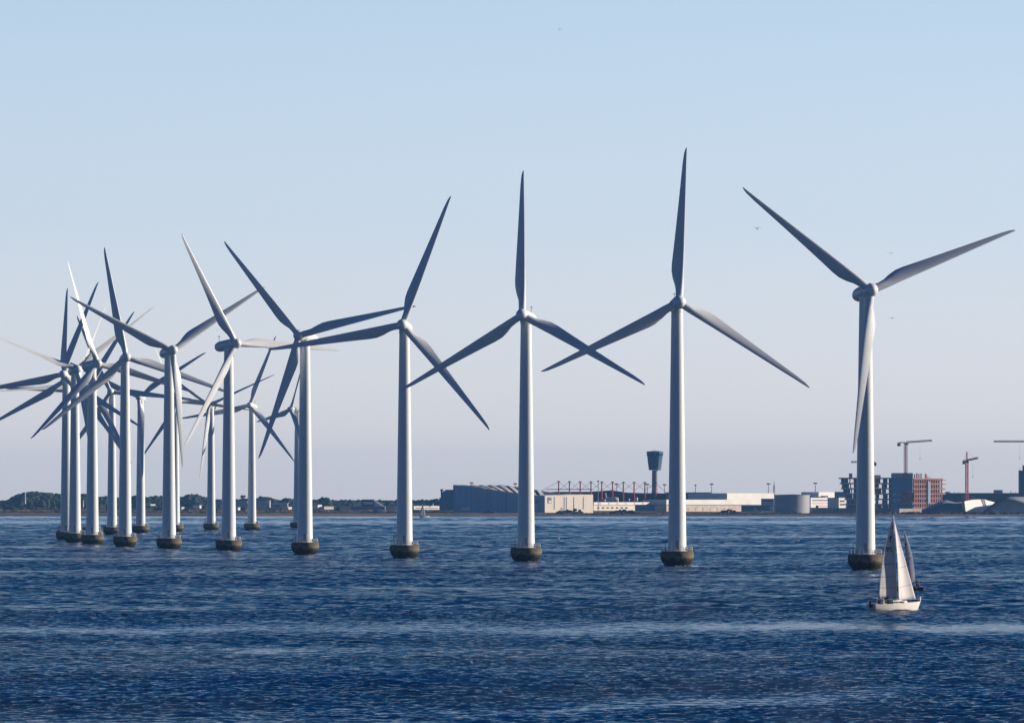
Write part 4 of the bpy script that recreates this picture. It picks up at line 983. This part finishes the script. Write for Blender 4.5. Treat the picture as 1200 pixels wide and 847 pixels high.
shell('sunlit_facet', [(1130,587.2),(1139,585.3),(1153,584.8),(1159,586.6),(1166,588.4)], [(1132,601.2),(1137,601.4),(1143,601.5),(1150,601.6),(1152,601)], 9760, 30, M['white'], 5, 1.2)
shell('facet_edge', [(1127,589),(1130.1,587.2)], [(1131,601),(1132.1,601.2)], 9760.5, 10, M['pinkwall'], 3, 0)
shell('roof_shell', [(1150,601),(1158,594),(1166,588.5),(1174,585.5),(1182,584.2),(1190,585.2),(1200,588.5),(1215,592)], [(1151,601.3),(1159,595.5),(1167,590.3),(1175,587),(1182,585.4),(1190,586.6),(1200,590),(1215,594)], 9740, 20, M['darkroof'], 2, 0)
shell('wall', [(1151,601.2),(1159,595.4),(1167,590.2),(1175,586.9),(1182,585.3),(1190,586.5),(1200,589.9),(1215,593.9)], [(x,603) for x in (1151,1159,1167,1175,1182,1190,1200,1215)], 9745, 18, M['metalroof'], 3, 0)
shell('roof_shell', [(1178,585.2),(1181,582),(1190,581.9),(1200,582),(1215,583)], [(1179,585.4),(1186,584.9),(1192,586.4),(1200,588.2),(1215,592)], 9765, 20, M['metalroof'], 16, .15)
B('kiosk','small pale kiosk at the foot of the right-hand metal shell','kiosk',1163,1171,598,600.6,9700,0,5,M['palegrey'],M['white'])
# scrub along the quay
scrub_band('shore_scrub', 'dark scrub and boulders along the water edge of the right half of the shore', 'scrub', 1054, 1210, 9600, 190, 1.0, 2.4, M['leaf'], 1.8, 5)
scrub_band('shore_boulders', 'low dark boulders and weeds on the shoreline below the halls', 'boulders', 640, 1054, 9560, 330, .5, 1.5, M['leaf'], 1.6, 6)
M['reed'] = mat('dry_reeds', (0.20, 0.15, 0.10), 0.95, 0.25, 0.05, col2=(0.05, 0.06, 0.035))
def reed_belt(name, label, d, z, seed, mt, n=520, h=1.1):
    r = random.Random(seed); b = MB()
    for i in range(n):
        px = r.uniform(-40, 640); dd = d + r.uniform(-40, 40); lump(b, Vector((WX(px, dd), dd, z)), r.uniform(2, 9), 4, h*r.uniform(.5, 1.3), r)
    tag(b.build(name, mt), label, name.replace('_', ' '), kind='stuff')
reed_belt('reed_belt', 'pale brown reeds along the waterline of the left shore', 9620, 1.5, 21, M['reed'], h=.8)
reed_belt('hedgerow', 'dark broken line of low scrub across the left shore behind the reeds', 9900, 2.4, 22, M['leaf'], h=1.5)
reed_belt('dry_grass', 'reddish brown dry grass on the higher ground in front of the far wood', 10400, 3.2, 23, mat('dry_grass', (0.26, 0.15, 0.11), 0.95, 0.2, 0.05, col2=(0.12, 0.09, 0.06)), h=1.4)
for (px, d_, rx, rz_, lab) in [(664,9700,5,3.6,'round dark bush in front of the sunlit hangar end wall'),(674.5,9700,7,4.6,'larger dark bush near the middle of the sunlit hangar end wall'),(656,9690,3,2.2,'smallest bush at the left of the sunlit hangar end wall'),
                            (732,9690,14,4.2,'wide flat dark thicket between the hangar and the second turbine'),(856,9690,11,4.6,'dark thicket in front of the pink-grey quay wall'),(574,9700,5,2.5,'small bush in front of the dark hangar side')]:
    r = random.Random(int(px)); o = empty('bush', lab, 'bush', (WX(px,d_), d_, 2.2), group='bushes in front of the shore buildings'); c = MB()
    for k in range(26):
        a = r.uniform(-1,1); lump(c, Vector((a*rx, r.uniform(-2,2), r.random()*rz_*(1-a*a)*.8+.3)), 1.5, 1.4, 1.1, r)
    c.build('foliage', M['leaf'], o)
    MB().tube((0,0,-.6),(0,0,rz_*.5),.25,.12,6).build('stem', M['bark'], o)

# flood-light masts
def lamp_mast(px, ytop, ybot, d, label, head=1.6):
    o = empty('floodlight_mast', label, 'floodlight mast', (WX(px,d), d, WZ(ybot,d)), group='floodlight masts of the airport')
    h = WZ(ytop,d)-WZ(ybot,d)
    MB().tube((0,0,0),(0,0,h),.42,.26,8).build('pole', M['greyclad'], o)
    b = MB().lathe([(head,h-.5),(head*1.05,h-.1),(head,h+.25)], 10)
    for k in range(6): a = k*1.047; b.box(head*math.cos(a)-.35, head*math.cos(a)+.35, head*math.sin(a)-.3, head*math.sin(a)+.3, h-1.1, h-.3)
    b.build('lamp_ring', M['darksteel'], o)
for a in [(552.7,565.2,572,10400,'floodlight mast above the left half of the hangar roof'),(603.8,566.2,576,10400,'floodlight mast above the hangar roof just left of the third turbine tower'),
          (701,563,598.5,9850,'tall thin mast in front of the red mast row, nearest the hangar end wall'),(722.7,566.5,580,10500,'floodlight mast between the fifth and sixth red masts from the left'),
          (758.4,566.8,580,10500,'floodlight mast just left of the control tower shaft'),(778.7,567.3,580,10600,'faint floodlight mast right of the control tower'),
          (815,567.8,579,10500,'thick short mast behind the dark hall nearest the second turbine'),(834,566.6,580,10500,'floodlight mast over the right end of the dark hall'),
          (900.5,566.3,580,10500,'floodlight mast behind the white hall left of the round tank'),(955.5,565.6,579,10500,'floodlight mast behind the white terraces'),
          (313.5,583.5,598,10900,'slim pale mast beside the pale hall on the left shore')]: lamp_mast(*a, head=(.7 if a[0] in (701,815,313.5) else 1.6))
rt = empty('radio_mast', 'lattice radio mast rising behind the left edge of the round tank', 'radio mast', (WX(907.2,10300), 10300, WZ(582,10300)))
lattice(MB(), (0,0,0), (0,0,WZ(568,10300)-WZ(582,10300)), 1.4, 8, .22).tube((0,0,11.5),(0,0,16),.35,.25,6).build('lattice', M['greyclad'], rt)
MB().lathe([(.9,8.6),(.9,9.6)], 8).build('aerial_drum', M['whitebox'], rt)
for (px, y0, y1, d, lab) in [(29.5,578,587,11200,'white lighthouse-like pillar against the hill at the far left'),(97.5,587.5,596,11000,'thin white pillar in the gap between two left turbine towers')]:
    o = empty('navigation_mark', lab, 'beacon', (WX(px,d), d, WZ(y1,d)), group='white pillars on the left shore'); h = WZ(y0,d)-WZ(y1,d)
    MB().lathe([(.9,-3),(.8,0),(.45,h)], 12).build('pillar', M['white'], o, 40); MB().lathe([(.6,h),(.6,h+.8),(.1,h+1.3)], 10).build('cap', M['white'], o, 40)

# gulls
def gull(px, py, d, rz, flap, label):
    o = empty('gull', label, 'bird', (WX(px,d), d, WZ(py,d)), rz, 'gulls in flight'); o.scale = (1.25, 1.25, 1.25)
    g = M['darksteel']
    bd = MB().lathe([(.01,-.24),(.05,-.18),(.085,-.02),(.07,.12),(.03,.24),(.01,.33)], 10, 'y').build('body', g, o, 60)
    for sg in (-1,1):
        w_ = MB(); pr_ = [(.04,.11,.0),(.3,.13,.16*flap),(.55,.09,.18*flap),(.8,.03,.05*flap)]
        for (x, c, z) in pr_:
            for yy, zz in ((-c,0),(0,.018),(c,0),(0,-.01)): w_.v.append((sg*x, yy+.05*x-.03, z+zz))
        for i in range(3):
            for k in range(4):
                q = (i*4+k, i*4+(k+1)%4, i*4+4+(k+1)%4, i*4+4+k); w_.f.append(q if sg > 0 else q[::-1])
        w_.f.append((0,1,2,3)); w_.f.append((15,14,13,12)); w_.build('wing', g, o)
for a in [(887.5,268.5,2600,.4,2.2,'gull left of the rightmost turbine, below its long upper-left blade'),(1044,297,2600,.2,.8,'gull just above and right of the rightmost turbine hub'),
          (1045.5,373,2600,-.5,1.0,'gull right of the rightmost tower below the hub'),(656,35,3200,.3,1.2,'tiny gull high in the empty sky at the top middle'),(399,572,5200,.2,1.2,'tiny gull low over the trees left of the fourth turbine')]: gull(*a)

# ------------------------------------------------------------ haze
hz = MB().box(-7000, 7000, -1500, 21000, -4, 112).build('haze', None if False else mat('haze_air', (1,1,1)), None)
hz['kind'] = 'stuff'; hz['label'] = 'thin blue evening haze over the sea'; hz['category'] = 'haze'
hm_ = bpy.data.materials.new('haze_volume'); hm_.use_nodes = True; t = hm_.node_tree; t.nodes.clear()
oo = t.nodes.new('ShaderNodeOutputMaterial'); pv = t.nodes.new('ShaderNodeVolumePrincipled')
pv.inputs['Color'].default_value = (0.20, 0.52, 1.0, 1); pv.inputs['Density'].default_value = 1.8e-5; pv.inputs['Anisotropy'].default_value = 0.0
t.links.new(pv.outputs[0], oo.inputs['Volume']); hz.data.materials.clear(); hz.data.materials.append(hm_)
